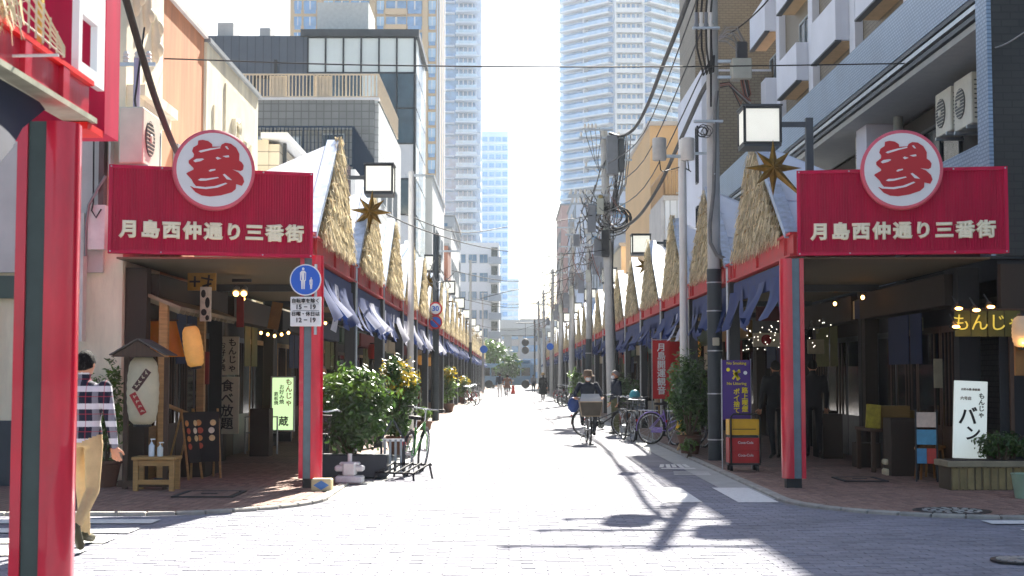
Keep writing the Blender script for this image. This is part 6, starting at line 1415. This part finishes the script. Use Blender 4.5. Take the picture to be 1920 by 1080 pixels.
fb=MB().prism([(-.2,.62),(.2,.62),(.25,.93),(-.25,.93)],-.82,-.44,'y').o('front_basket',M('brown_basket_liner','5a5348',.8,v=.2),b_); 
MB().path([(-.25,-.83,.93),(-.2,-.83,.62),(.2,-.83,.62),(.25,-.83,.93),(-.25,-.83,.93)],.014,6).o('basket_trim',M('tan_trim','a8957a',.6),fb)
MB().add([(-.24,-.8,.935),(.24,-.8,.935),(.19,-.62,1.1),(-.19,-.62,1.1),(-.24,-.46,.935),(.24,-.46,.935)],[(0,1,2,3),(0,3,4),(1,5,2),(3,2,5,4)]).o('clear_cover',M('clear_film','d8dee2',.12,v=.05,al=.5,spec=.8),fb)
MB().lathe([(.05,0),(.06,.03),(.04,.06)],12,M=Matrix.Translation((0,-.66,.56))@Matrix.Rotation(PI/2,4,'X')).o('headlight',CHROME,b_,40)
person('cyclist in navy coat, mask and brown hat riding toward the camera',(rx,31.8,.01),0.02,Jr,(NVY,DEN,SHOE),.018,mask=True,hat=M('brown_hat','6f5a48',.85,v=.15),hb=.4)
o=MB().ell((0,0,0),(.13,.09,.17),12,8).o('blue_bag',M('blue_nylon','20407e',.6,v=.2)); o.location=(rx-.33,31.75,.86); tag(o,'blue bag hanging from the handlebar beside the cyclist','bag'); MB().path([(-.06,0,.15),(0,0,.24),(.06,0,.15)],.01,5).o('handle',M('blue_nylon'),o)
person('standing person in dark jacket and mask among the bicycles on the right',(2.72,36.3,.01),-1.2,stand(1.62),(NVY,GRN,SHOE),.022,mask=True,hair=HAIRG)
person('person in black suit walking away left of the right pillar',(4.72,25.2,ZW),PI+.1,stand(1.74,.18),(SUIT,SUIT,SHOE),.022)
person('person in black suit seen just right of the right pillar',(5.42,25.4,ZW),PI-.1,stand(1.76,-.15),(SUIT,SUIT,SHOE),.022)
person('grey haired person in a mask half hidden behind the left hedge',(-3.18,24.2,ZW),.5,stand(1.64),(SUIT,DEN,SHOE),.022,mask=True,hair=HAIRG)
Jc=dict(Jr); rx2=P(951,745,92).x
b2=bike('distant bicycle ridden away down the middle of the street',(rx2,92,.01),PI,'black',True); b2['group']='ridden bicycles'
person('distant cyclist in brown coat riding away in the street',(rx2,92,.01),PI,Jc,(BRN,DEN,SHOE),.03,coat=.72)
person('distant walker in dark top and pale trousers left of the brown coat',(P(937,745,95).x,95,.01),PI,stand(1.7,.2),(NVY,M('pale_trousers','c9c5be',.85),SHOE),.03)
person('distant walker in long black coat and pale hat on the right',(P(1018,752,84).x,84,.01),PI+.3,stand(1.65,.15),(SUIT,DEN,SHOE),.03,coat=.42,hat=M('straw_hat','b89a6a',.8))
person('farther walker in grey carrying a bag on the right',(P(1000,735,125).x,125,.01),PI,stand(1.6,.15),(M('grey_coat','5a5c62',.85),DEN,SHOE),.03)
bpy.data.scenes.remove(TMP)
# low sign frame and slatted stand lying by the green bicycle
t=thing('folded_sign_frame','pale triangular folding sign frame leaning beside the left hedge','sign frame',(P(735,868,20.9).x,21.0,.02),.25)
for sx in (-1,1): MB().cyl((sx*.17,-.05,0),(sx*.17,.0,.55),.018,n=6).o('leg',DGREY,t); MB().cyl((sx*.17,.0,.55),(0,.02,.85),.018,n=6).o('rafter_arm',DGREY,t)
for i in range(4): MB().bx((-.12+.08*i,-.02,.3),(.035,.012,.5)).o('slat',GREY,t)
MB().bx((0,-.03,.06),(.34,.02,.04)).o('rail',WHT,t); MB().bx((0,-.01,.54),(.34,.02,.04)).o('rail',WHT,t)
t=thing('bicycle_stand','low dark steel slatted stand on the road edge by the green bicycle','bicycle stand',(P(755,885,20.4).x,20.6,.02),-.5)
for i in range(5): MB().bx((-.3+.15*i,0,.16),(.025,.5,.02),(.25,0,0)).o('slat',BLK,t)
for sy in (-1,1): MB().cyl((-.34,sy*.22,.15+sy*.05),(.34,sy*.22,.15+sy*.05),.015,n=6).o('rail',BLK,t)
for sx in (-1,1):
    for sy in (-1,1): MB().cyl((sx*.3,sy*.22,.15+sy*.05),(sx*.33,sy*.25,0),.015,n=6).o('leg',BLK,t)
# yellow bag and crossed sticks near the right shrubs
o=MB().lathe([(.02,.3),(.05,.26),(.1,.08),(.11,.02),(.02,0)],12).o('yellow_bag',M('yellow_nylon','e0b012',.6,v=.12)); o.location=(P(1270,805,29).x,28.4,ZW+.38); tag(o,'yellow cloth bag hanging low by the right shrubs','bag'); MB().path([(-.02,0,.29),(0,0,.36),(.02,0,.29)],.006,4).o('strap',M('yellow_nylon'),o)
t=thing('wooden_trestle','pale crossed wooden trestle at the right kerb below the yellow bag','trestle',(3.45,28.0,ZW))
for i,(a,b) in enumerate((((-.15,0,0),(.05,0,.4)),((.12,0,0),(-.1,0,.4)),((-.12,.25,0),(.05,.25,.4)),((.12,.25,0),(-.08,.25,.4)))): MB().cyl(a,b,.02,n=5).o('leg',M('pale_timber'),t)
MB().cyl((0,-.02,.25),(0,.28,.25),.015,n=5).o('stretcher',M('pale_timber'),t)
# teal helmet on a bicycle saddle
o=MB().lathe([(.12,0),(.13,.03),(.12,.1),(.08,.16),(.01,.18)],18).o('helmet',M('teal_plastic','2f9aa4',.35,v=.05,coat=.5),None,60); o.location=(2.92,33.05,1.0); tag(o,'teal helmet resting on the dark basket bicycle','helmet'); MB().bx((0,-.11,.02),(.12,.05,.01)).o('visor',BLK,o)
# ------------------------------------------------------------------ far end of the street
t=thing('city_bus','pale blue bus crossing at the far end of the street','bus',(1.4,172,0)); BB=M('bus_blue','6f93b4',.4,v=.05)
MB().cbox(-5,1.6,-1.2,1.2,.4,3.0,.15).o('body',BB,t)
for i in range(5): MB().box(-4.7+1.2*i,-3.65+1.2*i,-1.23,-1.201,1.5,2.5).o('window',DGLASS,t)
for x in (-3.8,.6): MB().cyl((x,-1.25,.5),(x,-.9,.5),.5,n=18).o('wheel',RUB,t,40)
for x in (-2.5,-1,.8): MB().bx((x,-1.22,.95),(.4,.03,.2)).o('lamp',WHT,t)
MB().cbox(-1.2,1.2,-1.15,1.15,3.01,3.4,.1).o('roof_unit',M('roof_unit_blue','3f6c9a',.5),t)
t=thing('traffic_cone','orange traffic cone in the distant road','traffic cone',(P(962,735,118).x,118,.005)); MB().lathe([(.2,.04),(.19,.06),(.05,.7),(.02,.72)],14).o('cone',M('cone_orange','d8381c',.5,v=.08),t,40); MB().box(-.24,.24,-.24,.24,0,.039).o('base',RUB,t); MB().lathe([(.151,.22),(.118,.38)],14).o('white_band',WHT,t)
t=thing('traffic_light','black vertical signal lamp hanging at the far crossing','traffic light',(3.0,165,ZW)); MB().cyl((0,0,0),(0,0,8),.1,n=10).o('post',POLED,t); MB().cyl((0,0,7.6),(-2.2,0,7.6),.05,n=8).o('arm',POLED,t)
zc=P(985,650,165).z; xo=P(985,650,165).x-3.0
MB().cyl((xo,0,zc),(xo,0,7.6),.03,n=6).o('hanger',POLED,t)
for i in range(2): q=MB().lathe([(.42,0),(.45,.1),(.42,.2)],16,M=Matrix.Translation((xo,-.1,zc+.45-.9*i))@Matrix.Rotation(PI/2,4,'X')).o('lamp_disc',BLK,t,40)
def tree(label,loc,h,R,n,seed,mat):
    rnd=random.Random(seed); t=thing('street_tree',label,'tree',loc,0,'trees at the far crossing'); MB().path([(0,0,0),(.1,0,h*.4),(0,.1,h*.75)],[.18,.13,.06],8).o('trunk',BARK,t,60)
    for k in range(5): a=k*1.3; MB().path([(0,0,h*.35+.1*k),(R[0]*.5*math.cos(a),R[1]*.5*math.sin(a),h*.6+.1*k)],[.07,.025],6).o('limb',BARK,t)
    c=leaves(n,R,rnd,.28,40).o('crown',mat,t); c.location=(0,0,h*.68); tag(c,kind='stuff')
tree('round green tree at the far end left of the bus',(P(950,690,168).x,168,0),3.6,(1.5,1.3,1.2),1100,1,LEAF[0])
tree('thin pale green tree behind the lanterns at the far left',(P(925,660,178).x,178,0),6,(1.6,1.6,2.0),900,2,LEAF[2])
tree('small dark tree at the far crossing right of the round tree',(P(962,690,180).x,180,0),4.2,(1.4,1.4,1.5),800,3,LEAF[0])
# elevated structure and far blocks closing the view
EL=M('far_concrete','9aa4ae',.8,v=.08,vs=.2)
t=thing('elevated_road','grey elevated road deck closing the far end of the street','bridge',(2,290,0)); MB().box(-40,44,0,9,9.8,11.8).o('deck',EL,t); MB().box(-40,44,-.4,-.01,11.2,12.8).o('parapet',M('far_pale','b4bec8',.8),t)
for i in range(11): MB().box(-38+7*i,-36.4+7*i,1,7.5,0,9.79).o('column',EL,t)
for nm,lab,pa,pb,py,Y,c in (('far_office','pale far office block left behind the elevated road',905,938,560,340,'a4b2c0'),('far_flats','far flats low in the middle behind the road deck',938,975,600,330,'b0b8c2'),('far_hotel','far grey block behind the right end of the street',975,1030,598,320,'9aa6b4')):
    x0,x1=P(pa,600,Y).x,P(pb,600,Y).x; zt=P(950,py,Y).z; t=bld(nm,lab,x0,x1,Y,Y+15,zt,M(nm+'_w',c,.8,v=.06)); 
    wm=MB().box(0,(x1-x0)*.8,-.15,-.01,0,1.4).mesh('window_band')
    for fl in range(int(zt/3)): mk('window_band',wm,TBG,t,(x0+(x1-x0)*.1-t.location.x,0,1+3*fl))
Y=206; x0,x1=P(850,500,Y).x,P(936,500,Y).x; zt=P(900,455,Y).z; t=bld('pale_midrise','pale grey mid-rise with dark balcony column beyond the left arcade',x0,x1,Y,Y+18,zt,M('pale_midrise_wall','cdd1d6',.8,v=.06))
for fl in range(6):
    for i in range(3): window(t,'y',x0+1.2+1.6*i,5+2.7*fl,1.2,1.3,BGLASS,FRM,1,Y-.02)
    part(t,'balcony',EL,(x1-1.5,x1+.3,Y-.9,Y-.02,4.2+2.7*fl,5.2+2.7*fl)); window(t,'y',x1-.7,6.0+2.7*fl,1.0,1.4,DGLASS,FRM,0,Y-.02)
t=bld('left_low_block','low pale block behind the far left arcade',-40,-8,180,200,12,M('left_low_w','aeb0ae',.8)); window(t,'y',-10,8,1.8,1.5,DGLASS,FRM,1,179.98)
t=bld('right_low_block','low pale block behind the far right arcade',8,40,180,200,14,M('right_low_w','b4b2ae',.8)); window(t,'y',10,8,1.8,1.5,DGLASS,FRM,1,179.98)
# ------------------------------------------------------------------ air
hz=MB().box(-320,320,-60,760,-1.2,150).o('haze',None); tag(hz,'pale city haze filling the air',None,None,'stuff')
hm=bpy.data.materials.new('haze_air'); hm.use_nodes=True; N=hm.node_tree.nodes; N.remove(N['Principled BSDF']); vol=N.new('ShaderNodeVolumePrincipled'); vol.inputs['Color'].default_value=(.86,.93,1,1); vol.inputs['Density'].default_value=.00022; vol.inputs['Anisotropy'].default_value=.35
hm.node_tree.links.new(vol.outputs[0],N['Material Output'].inputs['Volume']); hz.data.materials.append(hm)
